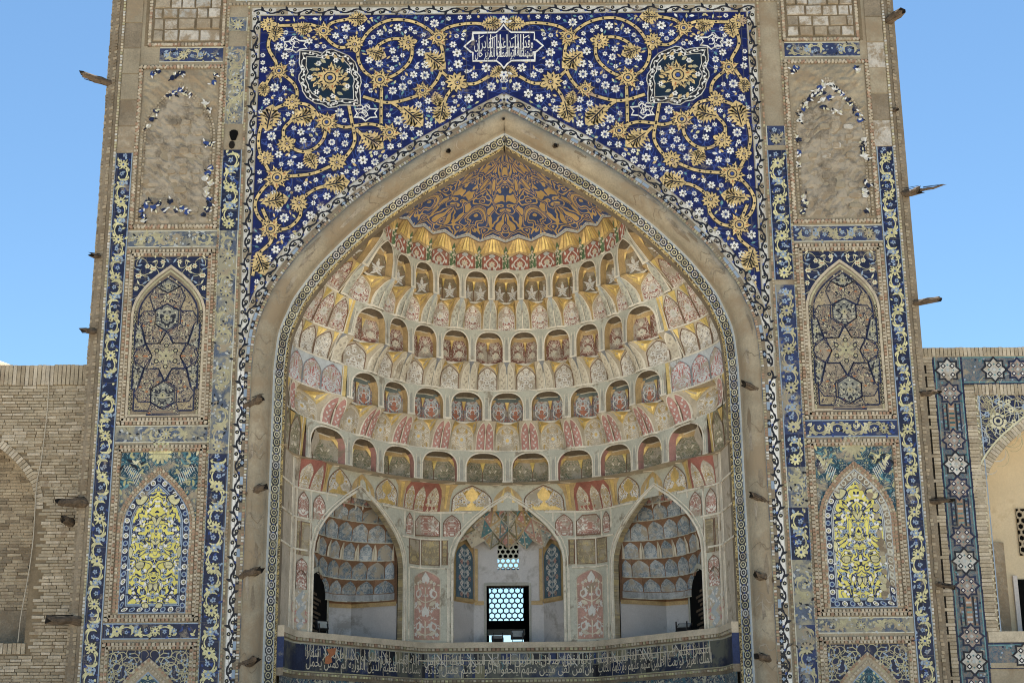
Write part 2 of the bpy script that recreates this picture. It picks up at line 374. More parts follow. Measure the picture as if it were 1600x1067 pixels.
def facade(sg=1, x0=0, z0=0, Y=0.0): return lambda u, v, h: (sg * (x0 + u), Y - h, z0 + v)
def along(pts, sg=1, Y=0.0):
    """mapper (s along a polyline in the façade, v to its left, h out of the wall), and its length"""
    p = np.array(pts, float); d = np.diff(p, axis=0); l = np.hypot(d[:, 0], d[:, 1]); cum = np.concatenate([[0], np.cumsum(l)])
    tn = d / l[:, None]; tv = np.vstack([tn[:1], (tn[:-1] + tn[1:]) / 2, tn[-1:]]); tv /= np.hypot(tv[:, 0], tv[:, 1])[:, None]
    def f(s_, v, h):
        x = np.interp(s_, cum, p[:, 0]); z = np.interp(s_, cum, p[:, 1]); tx = np.interp(s_, cum, tv[:, 0]); tz = np.interp(s_, cum, tv[:, 1])
        n = math.hypot(tx, tz)
        return (sg * float(x - tz / n * v), Y - h, float(z + tx / n * v))
    return f, float(cum[-1])

# ------------------------------------------------------------------ Arabic lettering (joined letter forms, right to left)
AR = {}
def _ar():
    four = "ب8F ت95 ث99 ج9D ح A1 خA5 س B1 شB5 ص B9 ضBD طC1 ظC5 عC9 غCD فD1 قD5 كD9 لDD مE1 نE5 هE9 يF1".replace("ح A", "حA").replace("س B", "سB").replace("ص B", "صB")
    two = "ا8D دA9 ذAB رAD زAF وED ىEF ة93 أ83 إ87 آ81"
    for w_ in four.split(): AR[w_[0]] = (0xFE00 + int(w_[1:], 16), 4)
    for w_ in two.split(): AR[w_[0]] = (0xFE00 + int(w_[1:], 16), 2)
_ar()
def shape(txt):
    out = []
    for word in txt.split():
        w_ = word.replace("لا", "\u0001"); res = []
        for i, c in enumerate(w_):
            def joins(k):     # does letter k connect to the next one
                return 0 <= k < len(w_) and w_[k] in AR and AR[w_[k]][1] == 4
            pj = joins(i - 1)
            if c == "\u0001": res.append(chr(0xFEFC if pj else 0xFEFB)); continue
            if c not in AR: res.append(c); continue
            b, n = AR[c]; nj = n == 4 and i < len(w_) - 1
            res.append(chr(b + (3 if pj and nj else 1 if pj else 2 if nj else 0)))
        out.append("".join(res[::-1]))
    return " ".join(out[::-1])
def letters(txt, res=1):
    """triangles of a text, as ([(x, y)], [faces]) with x from 0"""
    c = bpy.data.curves.new("lettering_outline", 'FONT'); c.body = shape(txt); c.resolution_u = res; c.fill_mode = 'BOTH'; c.offset = .003
    o = bpy.data.objects.new("lettering_outline", c); COL.objects.link(o)
    dg = bpy.context.evaluated_depsgraph_get(); e = o.evaluated_get(dg); me = e.to_mesh()
    V = [(v.co.x, v.co.y) for v in me.vertices]; F = [tuple(p.vertices) for p in me.polygons]
    e.to_mesh_clear(); bpy.data.objects.remove(o); bpy.data.curves.remove(c)
    return V, F
def write(cv, txt, u0, u1, v0, sy, m, h):
    V, F = letters(txt)
    if not V: return
    x0 = min(p[0] for p in V); x1 = max(p[0] for p in V); k = (u1 - u0) / (x1 - x0)
    ids = [cv.P(u0 + (x - x0) * k, v0 + y * sy, h) for x, y in V]
    for f_ in F: cv.g.f(tuple(ids[i] for i in f_), m)

# ------------------------------------------------------------------ ground
g = G(); g.box(-600, 600, -600, 600, -1, 0, "ground_paving"); put(g, "ground", kind="structure")

# ------------------------------------------------------------------ the portal: bare building
portal = thing("portal", "tall tiled portal with a deep pointed arch and painted honeycomb vault", "portal")
BP = [(0, 19.93), (.45, 19.69), (1.3, 19.18), (2.33, 18.57), (3.35, 17.86), (4.02, 17.35), (4.69, 16.76), (5.35, 16.08), (5.78, 15.58), (6.38, 14.72), (6.64, 14.14), (6.80, 13.73), (6.90, 13.31), (6.96, 12.7), (6.99, 12.2)]
def smooth_pts(p, n=4):
    p = np.array(p, float); out = []
    q = np.vstack([2 * p[0] - p[1], p, 2 * p[-1] - p[-2]])
    for i in range(1, len(q) - 2):
        for k in range(n):
            t = k / n; a, b, c, d = q[i - 1], q[i], q[i + 1], q[i + 2]
            out.append(.5 * (2 * b + (c - a) * t + (2 * a - 5 * b + 4 * c - d) * t * t + (3 * b - a - 3 * c + d) * t ** 3))
    out.append(p[-1]); return np.array(out)
HALF = smooth_pts(BP, 3)                                        # right half of the arch line, apex -> springing
ARCH = [(-x, z) for x, z in HALF[::-1]] + [(x, z) for x, z in HALF[1:]]
ARCH = [(-7.0, 2.0), (-7.0, 7.0)] + [(float(a), float(b)) for a, b in ARCH] + [(7.0, 7.0), (7.0, 2.0)]
NA = len(ARCH); APEX_I = NA // 2
def offset_arch(o):
    """the arch line moved towards the opening by o (its apex slides down the axis)"""
    p = np.array(ARCH); out = []
    for i in range(NA):
        a, b = p[max(i - 1, 0)], p[min(i + 1, NA - 1)]
        if i == APEX_I:
            t = p[i] - p[i - 1]; t /= np.hypot(*t); n = np.array([t[1], -t[0]]); out.append((0.0, float(p[i][1] - o / abs(n[1])))); continue
        t = b - a; t /= np.hypot(*t); n = np.array([t[1], -t[0]]); q = p[i] + n * o
        x = q[0]
        if i < APEX_I: x = min(x, 0.0)
        else: x = max(x, 0.0)
        out.append((float(x), float(q[1])))
    return out
INTR = offset_arch(.87)
_ix = [-p[0] for p in INTR[:APEX_I + 1]]; _iz = [p[1] for p in INTR[:APEX_I + 1]]
def intrados(z): return float(np.interp(z, _iz, _ix))
_bx = [-p[0] for p in ARCH[:APEX_I + 1]]; _bz = [p[1] for p in ARCH[:APEX_I + 1]]
def extrados(z): return float(np.interp(z, _bz, _bx)) if z < 19.93 else 0.0
TOP = 25.5
def _front(g, m, h, xo, zt):                                    # wall with the arch cut out of it
    c = Cv(g, facade())
    for sg in (-1, 1):
        zs = [0] + [p[1] for p in ARCH[:APEX_I + 1]] + [zt]; xs = [7.0] + [-p[0] for p in ARCH[:APEX_I + 1]] + [0]
        I = [(c.P(sg * x, z, h), c.P(sg * xo, z, h)) for x, z in zip(xs, zs)]
        for a, b in zip(I, I[1:]): g.f((a[0], a[1], b[1], b[0]), m)
g = G(); _front(g, "plaster", 0, 11.2, TOP)
put(g, "facade_wall", portal)
g = G()                                                         # flanks; unseen roof and rear walls, added to keep sun out of the niche
for sg in (-1, 1):
    a, b = sorted((sg * 11.2, sg * 11.5))
    g.box(a, b, .05, 12.6, 0, TOP, "plaster_dark")
g.box(-11.2, 11.2, .05, 12.6, TOP - .4, TOP, "plaster_dark")
for x0, x1, z0, z1 in ((-11.2, -1.34, 0, TOP - .4), (1.34, 11.2, 0, TOP - .4), (-1.34, 1.34, 0, 5.0), (-1.34, 1.34, 9.7, TOP - .4)):
    g.box(x0, x1, 12.1, 12.5, z0, z1, "plaster_dark")
put(g, "portal_block", portal)
for sg in (-1, 1):                                              # ragged brick edge strips
    g = G(); c = Cv(g, lambda u, v, h, sg=sg: (sg * (11.2 + v), .02 - h + max(0, v - .1) * .5, u))
    c.grid(2, TOP, 0, .38 if sg < 0 else .3, 1, 4, "plaster_dark", 0)
    wd = .36 if sg < 0 else .27
    c.blocks(2, TOP, .05 + wd / 2 + .02, wd - .08, .105, 0, 0, .025, ["plaster_dark", "brick_b", "plaster_dark", "plaster"], .22, .012)
    put(g, "brick_edge", portal, "stuff")

# ---- repeating borders ------------------------------------------------------
def vine(c, s0, s1, wd, P, gnd, leafm, accent, pale, edge, miss=0.0, phase=0.0, base=.012):
    """running vine with flowers at its crossings and comma leaves in its bends, along u and centred on v = 0"""
    n = max(1, int((s1 - s0) / .6)); c.grid(s0, s1, -wd / 2, wd / 2, n, 1, gnd, base)
    A = wd * .30
    def ok(*q): return all(s0 + .03 < p[0] < s1 - .03 for p in q)
    for k in range(int((s1 - s0) * 24 * wd / .45)):            # light and dark chips of the ground
        u, v = random.uniform(s0 + .1, s1 - .1), random.uniform(-.44, .44) * wd
        c.leaf((u, v), random.uniform(0, 6.28), random.uniform(.07, .15), random.uniform(.04, .07), random.choice([accent, accent, pale, "black_tile", leafm]), base + .002)
    k0 = int(math.floor((s0 - phase) / P)) - 1
    for k in range(2 * k0, 2 * int((s1 - phase) / P) + 4):
        if random.random() < miss: continue
        sc = phase + k * P / 2; q = 1 if k % 2 else -1
        stem = [(sc + P / 2 * t, q * A * math.sin(math.pi * t)) for t in (0, .12, .25, .4, .5, .6, .75, .88, 1)]
        if ok(*stem): c.rib(stem, [.03, .04, .045, .035, .03, .035, .045, .04, .03], leafm, base + .004)
        for e in (1, -1):                                      # the comma leaves
            cx, cv = sc + P * (.25 + .085 * e), q * A * .15; r = wd * .36
            pts = [(cx + e * r * .62 * math.cos(t), cv + q * r * math.sin(t)) for t in (1.9, 1.3, .7, .1, -.5, -1.1)]
            if ok(*pts): c.rib(pts, [.015, .05, .075, .075, .05, .012], leafm, base + .005)
            lf = (sc + P * (.25 + .2 * e), -q * wd * .34)
            if ok(lf): c.leaf(lf, (0.4 if e > 0 else 2.7) * q, .15, .075, leafm if k % 2 else pale, base + .005)
        if ok((sc + P * .25, 0)): c.flower((sc + P * .25, -q * A * .25), wd * .15, pale, accent, base + .007, 5, k, .5, .35)
        if ok((sc - .12, 0), (sc + .12, 0)):
            if k % 2 == 0: c.disc((sc, 0), wd * .34, "black_tile" if gnd != "blue_worn" else "navy_worn", base + .006, 9); c.flower((sc, 0), wd * .32, leafm, accent, base + .009, 9, random.random(), .55, .25)
            else: c.flower((sc, 0), wd * .22, pale, leafm, base + .009, 6, random.random(), .5, .35)
    for q in (-1, 1): c.rib([(s0, q * (wd / 2 + .015)), (s1, q * (wd / 2 + .015))], .03, edge, base + .002)
def scroll(c, s0, s1, wd, P, whitem="white_tile", base=.012, worn=0.0):
    """white band with black running scroll"""
    n = max(1, int((s1 - s0) / .35)); st = [s0 + (s1 - s0) * i / n for i in range(n + 1)]
    for a, b in zip(st, st[1:]): c.grid(a, b, -wd / 2, wd / 2, 1, 1, "plaster" if random.random() < worn else whitem, base)
    m = int((s1 - s0) / P)
    for k in range(m):
        sc = s0 + (k + .5) * P; q = 1 if k % 2 else -1
        pts = [(sc + P * t, q * wd * .30 * math.sin(math.pi * (t + .5))) for t in (-.5, -.3, -.1, .1, .3, .5)]
        c.rib(pts, [.03, .065, .045, .045, .065, .03], "black_tile", base + .004)
        c.disc((sc + P * .12, -q * wd * .24), .058, "black_tile", base + .005, 7); c.disc((sc + P * .12, -q * wd * .24), .022, "cream_worn", base + .008, 5)
        c.leaf((sc - P * .3, q * wd * .1), q * 1.2 + (0 if k % 3 else 2), .17, .08, "black_tile", base + .004)
        if k % 2: c.leaf((sc + P * .25, q * wd * .34), -q * .5, .09, .05, "blue_tile", base + .004)
    for q in (-1, 1): c.rib([(s0, q * (wd / 2 + .012))] + [(x, q * (wd / 2 + .012)) for x in st[1:]], .026, "m_greydark", base + .002)
def dentil(c, s0, s1, v, w=.075, step=.105, mats=("brick_rose", "brick_pale", "brick_a", "brick_c"), h=.05): c.blocks(s0, s1, v, w, step, 0, .01, h, list(mats), .36, .006)
def frame(c, x0, x1, z0, z1, wd, inner="blue_worn", sides="lrtb"):
    """double dentil frame around an opening, drawn in façade (u, v)"""
    for k, (p, q, o) in dict(l=((x0, z0), (x0, z1), 1), r=((x1, z0), (x1, z1), -1), b=((x0, z0), (x1, z0), 1), t=((x0, z1), (x1, z1), -1)).items():
        if k not in sides: continue
        ver = p[0] == q[0]; L = (q[1] - p[1]) if ver else (q[0] - p[0])
        sub = Cv(c.g, (lambda u, v, h, p=p, o=o: c.f(p[0] + o * v, p[1] + u, h)) if ver else (lambda u, v, h, p=p, o=o: c.f(p[0] + u, p[1] + o * v, h)))
        sub.grid(0, L, 0, wd, max(1, int(L / 1.0)), 1, "plaster_dark", .008)
        dentil(sub, .02, L - .02, .045); dentil(sub, wd * .8, L - wd * .8, wd - .06, .07, .1)
        sub.grid(.09, L - .09, wd * .42, wd * .58, 1, 1, "brick_c", .03)

def straight(x0, z0, x1, z1): return along([(x0, z0), (x1, z1)])
def band_part(name, fn, sg, pts, kind="stuff", Y=0.0, parent=None):
    g = G(); f, L = along(pts, sg, Y); fn(Cv(g, f), L); return put(g, name, parent or portal, kind)

for sg in (-1, 1):
    worn_in = sg < 0
    # outer floral border: whole below, bare plaster blocks above where its tiles are lost
    band_part("floral_border", lambda c, L: vine(c, 0, L, .43, 1.13, "navy_tile", "yellow_tile", "blue_tile", "pale_blue", "pale_blue", .02, .3), sg, [(10.895, 2.2), (10.895, 18.68)])
    for k in range(8):
        z0 = 18.70 + k * .82
        g = G(); c = Cv(g, facade(sg)); d = random.uniform(.0, .012)
        g2 = [(10.62, z0), (11.12, z0), (11.12, z0 + .80), (10.62, z0 + .80)]
        lo = [c.P(*p, 0) for p in g2]; hi = [c.P(p[0] * .999 + .01 * (1 if p[0] < 10.9 else -1), p[1] + (.01 if p[1] == z0 else -.01), .02 + d) for p in g2]
        m = random.choice(["plaster", "stone_c", "plaster", "plaster_dark"] if k % 3 else ["stone_a", "plaster", "stone_c"])
        g.f(tuple(hi), m)
        for i in range(4): g.f((lo[i], lo[(i + 1) % 4], hi[(i + 1) % 4], hi[i]), m)
        put(g, "plaster_block", portal)
    band_part("edge_dentil", lambda c, L: dentil(c, 0, L, 0, .06, .095, ("cream_worn", "brick_pale", "white_worn")), sg, [(11.16, 2.2), (11.16, 24.8)])
    # inner floral border in stretches of different wear
    A = ("navy_tile", "yellow_tile", "blue_tile", "pale_blue", "pale_blue"); B = ("blue_worn", "cream_worn", "m_greyblue", "cream_worn", "m_grey"); C_ = ("navy_worn", "cream_worn", "blue_worn", "pale_blue", "m_grey")
    st = [(2.2, 9.9, A), (9.9, 16.3, B), (16.3, 18.75, A), (19.55, 22.0, B), (22.5, 22.95, B)] if sg < 0 else [(2.2, 5.2, C_), (5.2, 6.9, B), (6.9, 8.3, A), (8.3, 9.4, B), (9.4, 10.3, A), (10.3, 14.55, ("navy_worn", "cream_worn", "blue_tile", "pale_blue", "pale_blue")), (14.7, 18.6, A), (18.75, 19.35, C_)]
    for a, b, q in st:
        band_part("floral_border", lambda c, L: vine(c, 0, L, .50, 1.10, *q, .22 if q is B else .03, .2), sg, [(7.80, a), (7.80, b)])
    for v in (7.48, 8.09): band_part("edge_dentil", lambda c, L: dentil(c, 0, L, 0, .055, .095, ("brick_a", "cream_worn", "brick_rose", "plaster_dark")), sg, [(v, 2.2), (v, 23.3)])
    # horizontal floral bands between the panels
    for z0, z1, q, ms in ((4.98, 5.38, A if sg < 0 else B, .05), (10.22, 10.68, B if sg < 0 else ("navy_worn", "cream_worn", "blue_tile", "cream_tile", "pale_blue"), .15), (15.82, 16.3, B if sg < 0 else C_, .2), (21.52, 21.98, C_, .28)):
        band_part("floral_border", lambda c, L: vine(c, 0, L, z1 - z0 - .04, 1.0, *q, ms, .15), sg, [(8.1 if z0 < 21 else 8.2, (z0 + z1) / 2), (10.63 if z0 < 21 else (10.05 if sg < 0 else 10.4), (z0 + z1) / 2)])
    # white running scroll beside the spandrel
    band_part("scroll_border", lambda c, L: scroll(c, 0, L, .19, .30, "white_worn", worn=.3), sg, [(7.27, 12.2), (7.27, 23.0)])
    band_part("scroll_border", lambda c, L: scroll(c, 0, L, .20, .30, worn=.06), sg, [(7.27, 2.2), (7.27, 12.2)])
    # the same scroll climbs the arch, with a worn braid of dots inside it
    half = [(-p[0], p[1]) for p in offset_arch(-.335)[3:APEX_I + 1]]; half[-1] = (0.0, half[-1][1])
    def arch_scroll(c, L): scroll(c, .2, L, .20, .29, "white_worn", .02, .3)
    band_part("scroll_border", arch_scroll, sg, half)
    half2 = [(-p[0], p[1]) for p in offset_arch(-.11)[0:APEX_I + 1]]; half2[-1] = (0.0, half2[-1][1])
    def dots(c, L):
        n = int(L / .24); c.grid(0, L, -.09, .09, 3 * n, 1, "plaster_dark", .016)
        for k in range(n):
            s_ = (k + .5) * L / n
            if random.random() < .5:
                c.grid(s_ - .11, s_ + .11, -.085, .0, 1, 1, "black_tile", .02); c.flower((s_, -.042), .055, "pale_blue" if k % 2 else "white_worn", None, .024, 4, 0, .4)
            elif random.random() < .4: c.grid(s_ - .11, s_ + .11, -.085, .0, 1, 1, "pale_blue", .02)
            c.blocks(s_ - .12, s_ + .12, .05, .07, .08, 0, .016, .03, ["cream_worn", "brick_rose", "white_worn", "plaster"], .35)
        c.rib([(L * i / 60, .10) for i in range(61)], .022, "blue_worn", .022)
    band_part("dotted_braid", dots, sg, half2)
# top of the frame
def top_scroll(c, L): scroll(c, 0, L, .20, .36, "white_worn", worn=.2)
band_part("scroll_border", top_scroll, 1, [(7.4, 23.12), (-7.4, 23.12)])
band_part("edge_dentil", lambda c, L: dentil(c, 0, L, 0, .08, .11, ("brick_a", "brick_c", "plaster")), 1, [(8.1, 23.36), (-8.1, 23.36)])
band_part("floral_border", lambda c, L: vine(c, 0, L, .5, 1.1, "blue_worn", "cream_worn", "m_greyblue", "cream_worn", "m_grey", .2, .1), 1, [(7.9, 23.75), (-7.9, 23.75)])

# ---- arch mouldings ---------------------------------------------------------
def arch_surface(sections, mats, name, kind=None, smooth=False):
    """lofts (offset, Y) sections along the arch"""
    g = G(); rows = []
    for o, Y in sections:
        pts = offset_arch(o)
        rows.append([g.v((x, Y, z), (x, z)) for x, z in pts])
    for r, m in zip(range(len(rows) - 1), mats):
        for i in range(NA - 1): g.f((rows[r][i], rows[r][i + 1], rows[r + 1][i + 1], rows[r + 1][i]), m)
    return put(g, name, portal, kind, smooth)
sec = [(0.0, .0), (.0, -.03), (.06, -.10), (.15, -.14), (.27, -.13), (.38, -.07), (.46, .03), (.50, .13), (.51, .22), (.55, .24)]
arch_surface(sec, ["plaster"] * 9, "arch_moulding", None, True)
g = G(); rc_ = random.Random(12)
_cum = np.concatenate([[0], np.cumsum([math.dist(p, q) for p, q in zip(ARCH, ARCH[1:])])])
def mould(u, v, h):                                # u along the arch line, v 0..1 across the moulding
    i = min(int(np.searchsorted(_cum, u)) , NA - 1); i = max(i, 1); a, b = ARCH[i - 1], ARCH[i]; t = (u - _cum[i - 1]) / (_cum[i] - _cum[i - 1]); tx, tz = (b[0] - a[0]), (b[1] - a[1]); l = math.hypot(tx, tz)
    so = [q[0] for q in sec[1:9]]; o = .02 + v * .46; y = float(np.interp(o, so, [q[1] for q in sec[1:9]]))
    return (a[0] + tx * t + tz / l * o, y - h, a[1] + tz * t - tx / l * o)
c = Cv(g, mould)
for k in range(64):
    u = rc_.uniform(1, _cum[-1] - 1)
    if abs(u - _cum[APEX_I]) < .6: continue
    v0, v1 = (0, 1) if k % 3 else (rc_.uniform(0, .4), rc_.uniform(.5, 1)); n = 7
    c.rib([(u + rc_.uniform(-.05, .05) + .1 * math.sin(v0 + j), v0 + (v1 - v0) * j / n) for j in range(n + 1)], [rc_.uniform(.012, .035) for j in range(n + 1)], "ruin_plaster" if k % 2 else "plaster_dark", .012)
for k in range(40):
    u, v = rc_.uniform(1, _cum[-1] - 1), rc_.uniform(.15, .85); m = rc_.choice(["ruin_plaster", "plaster_dark", "plaster", "ruin_plaster"])
    if abs(u - _cum[APEX_I]) < .8: continue
    c.fan((u, v), [(u + rc_.uniform(.12, .45) * math.cos(t), v + rc_.uniform(.06, .16) * math.sin(t)) for t in np.arange(0, 6.2, .7)], m, .008)
put(g, "moulding_cracks", portal, "stuff")
arch_surface([(.55, .24), (.59, .27)], ["m_greyblue"], "arch_fillet")
arch_surface([(.59, .27), (.79, .47)], ["chain_ground"], "chain_border")
arch_surface([(.79, .47), (.80, .52), (.86, .58), (.87, .9)], ["m_grey", "braid", "plaster_dark"], "gold_braid")
def chain_map(sg):
    a = np.array(offset_arch(.59)[:APEX_I + 1]); b = np.array(offset_arch(.79)[:APEX_I + 1])
    l = np.hypot(*np.diff((a + b) / 2, axis=0).T); cum = np.concatenate([[0], np.cumsum(l)])
    def f(s_, v, h):          # v -.14 .. .14 across the splay
        t = v / .28 + .5
        ax = [float(np.interp(s_, cum, a[:, i])) for i in (0, 1)]; bx = [float(np.interp(s_, cum, b[:, i])) for i in (0, 1)]
        x = ax[0] + (bx[0] - ax[0]) * t; z = ax[1] + (bx[1] - ax[1]) * t
        return (-sg * (x + h * .7) if sg > 0 else x + h * .7, .27 + .20 * t - h * .7, z)
    return f, float(cum[-1])
for sg in (-1, 1):
    g = G(); f, L = chain_map(sg); c = Cv(g, f); n = int(L / .215)
    for k in range(n):
        s_ = (k + .5) * L / n
        mm = random.choice(["cream_worn", "cream_worn", "white_worn", "cream_tile"])
        c.ring((s_, 0), .080, .027, mm, .006, 9); c.disc((s_, 0), .026, mm, .007, 6)
        c.leaf((s_ + L / n / 2 - .05, .1), .3, .1, .05, mm, .006); c.leaf((s_ + L / n / 2 - .05, -.1), -.3, .1, .05, mm, .006)
        if random.random() < .5: c.leaf((s_ + .07, 0), 0, .09, .05, "blue_tile", .006)
    for v in (-.135, .135): c.rib([(L * i / 90, v) for i in range(91)], .022, "pale_blue" if sg > 0 else "m_greyblue", .005)
    put(g, "chain_links", portal, "stuff")

# ------------------------------------------------------------------ spandrel mosaics
def unit_mesh(name, fn, mir=None):
    g = G(); fn(Cv(g, lambda u, v, h: (u, -h, v))); return g.mesh(name)
def m_flower(c): c.flower((0, 0), 1, "white_tile", "black_tile", .0, 6, .3, .5, .30); c.disc((0, 0), .12, "cream_tile", .004, 5)
def m_flower8(c): c.flower((0, 0), 1, "white_tile", "blue_tile", .0, 8, .1, .6, .30); c.ring((0, 0), .42, .08, "black_tile", .004, 8)
def m_palm(c):
    pts = []
    for i in range(9):
        for d, q in ((-.5, .62), (-.3, .80), (-.22, .72), (0, 1.05), (.22, .72), (.3, .80)):
            a = 6.2832 * (i + d) / 9; q *= 1 + .10 * math.sin(i * 2.4); pts.append((q * math.cos(a), q * math.sin(a)))
    c.fan((0, 0), [(x * 1.1, y * 1.1) for x, y in pts], "black_tile", -.002); c.fan((0, 0), pts, "gold_tile", 0)
    for i in range(9):
        a = 6.2832 * i / 9; c.leaf((.48 * math.cos(a), .48 * math.sin(a)), a, .34, .12, "black_tile" if i % 3 else "rust_tile", .003)
        a += .35; c.leaf((.62 * math.cos(a), .62 * math.sin(a)), a - 1.2, .2, .09, "black_tile", .003)
    c.ring((0, 0), .38, .07, "black_tile", .004, 10); c.disc((0, 0), .15, "sky_vine", .006, 6); c.ring((0, 0), .17, .05, "black_tile", .008, 7)
def m_palm2(c):                      # half-open palmette in profile
    pts = [(-.9, 0), (-.75, .22), (-.5, .3), (-.55, .55), (-.25, .52), (-.25, .85), (.05, .66), (.2, .98), (.38, .62), (.7, .75), (.66, .42), (1.05, .35), (.85, .08)]
    pts = pts + [(1.15, 0)] + [(x, -y) for x, y in pts[::-1][:-1]]
    c.fan((0, 0), [(x * 1.1, y * 1.12) for x, y in pts], "black_tile", -.002); c.fan((0, 0), pts, "gold_tile", 0)
    for x, y, a in ((-.35, .2, 2.2), (0, .3, 1.7), (.35, .3, 1.0), (.55, .14, .4)):
        for q in (1, -1): c.leaf((x, y * q), a * q, .36, .14, "black_tile", .003)
    c.ring((.05, 0), .22, .07, "black_tile", .004, 8); c.disc((.05, 0), .1, "sky_vine", .006, 6); c.leaf((-.7, 0), 0, .4, .08, "black_tile", .003)
def m_feather(c):                    # long serrated leaf
    n = 7; L = [(-.1, .05)]
    for i in range(n):
        t = i / n; wv = .42 * math.sin(math.pi * (.15 + .8 * t)) + .03
        L += [(t + .02, wv * .62), (t - .03 + .06, wv * 1.15), (t + .12, wv * .75)]
    L.append((1.12, 0)); pts = L + [(x, -y) for x, y in L[::-1][1:]]
    c.fan((.45, 0), pts, "gold_tile", 0)
    c.rib([(0, 0), (.5, .02), (1, 0)], [.05, .07, .02], "black_tile", .003)
    for i in range(1, 6):
        for q in (1, -1): c.leaf((.16 * i, .05 * q), q * .75, .22 * math.sin(.5 + i * .4), .06, "black_tile", .003)
MF, MF8, MP, MP2, ML = (unit_mesh(n, f) for n, f in (("mosaic_flower", m_flower), ("mosaic_rosette", m_flower8), ("mosaic_palmette", m_palm), ("mosaic_halfpalmette", m_palm2), ("mosaic_leaf", m_feather)))
def zz(p, o=(380, 0), k=2.667): return at(o[0] + p[0] / k, o[1] + p[1] / k)
STEMS = [[(500, 405), (600, 430), (700, 410), (780, 370), (825, 300), (832, 220), (800, 150), (720, 97), (620, 85), (540, 120), (492, 180), (478, 240), (505, 300), (560, 335)],
 [(570, 340), (640, 310), (692, 262), (704, 210), (685, 172), (620, 165), (565, 190), (540, 225)], [(460, 192), (400, 200), (350, 165), (328, 128), (280, 105), (200, 108), (100, 112)],
 [(335, 135), (370, 98), (440, 82)], [(120, 130), (105, 200), (140, 275), (105, 335), (72, 400)], [(150, 300), (210, 350), (225, 395), (205, 425), (120, 462), (78, 520), (64, 590), (75, 650), (110, 720)],
 [(205, 430), (275, 442), (318, 490), (345, 515), (335, 580), (290, 625), (235, 632), (185, 600), (168, 545), (205, 500)], [(350, 510), (420, 532), (470, 525), (540, 520), (610, 545)],
 [(440, 440), (455, 520), (465, 590), (432, 650), (390, 680), (300, 722), (210, 735), (140, 740), (82, 790), (50, 850), (68, 910), (115, 950), (115, 1010), (60, 1066), (40, 1150)],
 [(470, 540), (520, 590)], [(577, 370), (575, 450), (575, 520)], [(825, 300), (880, 340), (960, 352), (1025, 320)], [(890, 350), (850, 400), (828, 460)], [(800, 150), (860, 115), (950, 100), (1040, 108)], [(620, 430), (655, 455), (700, 510)],
 [(380, 770), (300, 790), (240, 840), (238, 900), (190, 950), (120, 960)], [(205, 500), (240, 495)], [(110, 940), (80, 870)]]
PALMS = [(335, 132, .95), (465, 190, 1), (570, 335, 1.15), (690, 180, 1), (815, 160, 1), (895, 348, 1.2), (150, 298, .95), (205, 425, .9), (348, 512, 1.15), (185, 600, 1), (610, 555, 1), (390, 682, 1), (142, 742, 1.2), (235, 845, 1), (115, 955, 1.1), (110, 105, .9), (748, 380, .9), (90, 660, .85)]
LEAVES = [(440, 82, 0, 50), (520, 215, -20, 52), (1000, 105, 5, 52), (1035, 318, 30, 45), (835, 430, 260, 60), (670, 455, -45, 70), (500, 565, -35, 65), (345, 775, 10, 62), (90, 845, 10, 62), (205, 500, 15, 65), (100, 540, 80, 70), (130, 170, 80, 50), (765, 230, -40, 65), (60, 1060, -70, 60), (215, 118, -10, 48), (800, 390, -75, 40), (90, 400, 100, 40), (300, 700, 120, 50)]
def stem_pts(p): return [(float(a), float(b)) for a, b in smooth_pts([zz(q) for q in p], 4)]
LOBE = [(215, 155), (330, 158), (400, 165), (458, 185), (500, 150), (560, 138), (640, 168), (740, 210), (810, 280), (838, 355), (832, 390), (868, 440), (876, 500), (858, 560), (866, 640), (866, 750), (760, 742), (640, 742), (600, 760), (520, 768), (460, 732), (380, 720), (290, 660), (245, 590), (237, 540), (203, 470), (205, 420), (237, 370), (208, 290)]
LOBEW = [at(440 + x / 7.11, 60 + y / 7.11) for x, y in LOBE]; LC = (sum(p[0] for p in LOBEW) / len(LOBEW), sum(p[1] for p in LOBEW) / len(LOBEW))
def lobe(k): return [(LC[0] + (x - LC[0]) * k, LC[1] + (z - LC[1]) * k) for x, z in LOBEW]
CART = [(-1.15, 21.93), (-.95, 22.12), (-.9, 22.12), (-.9, 22.36), (-.22, 22.37), (-.1, 22.48), (0, 22.62), (.1, 22.48), (.22, 22.37), (.9, 22.36), (.9, 22.12), (.95, 22.12), (1.15, 21.93), (.95, 21.74), (.9, 21.74), (.9, 21.46), (.22, 21.46), (.1, 21.36), (0, 21.22), (-.1, 21.36), (-.22, 21.46), (-.9, 21.46), (-.9, 21.74), (-.95, 21.74)]
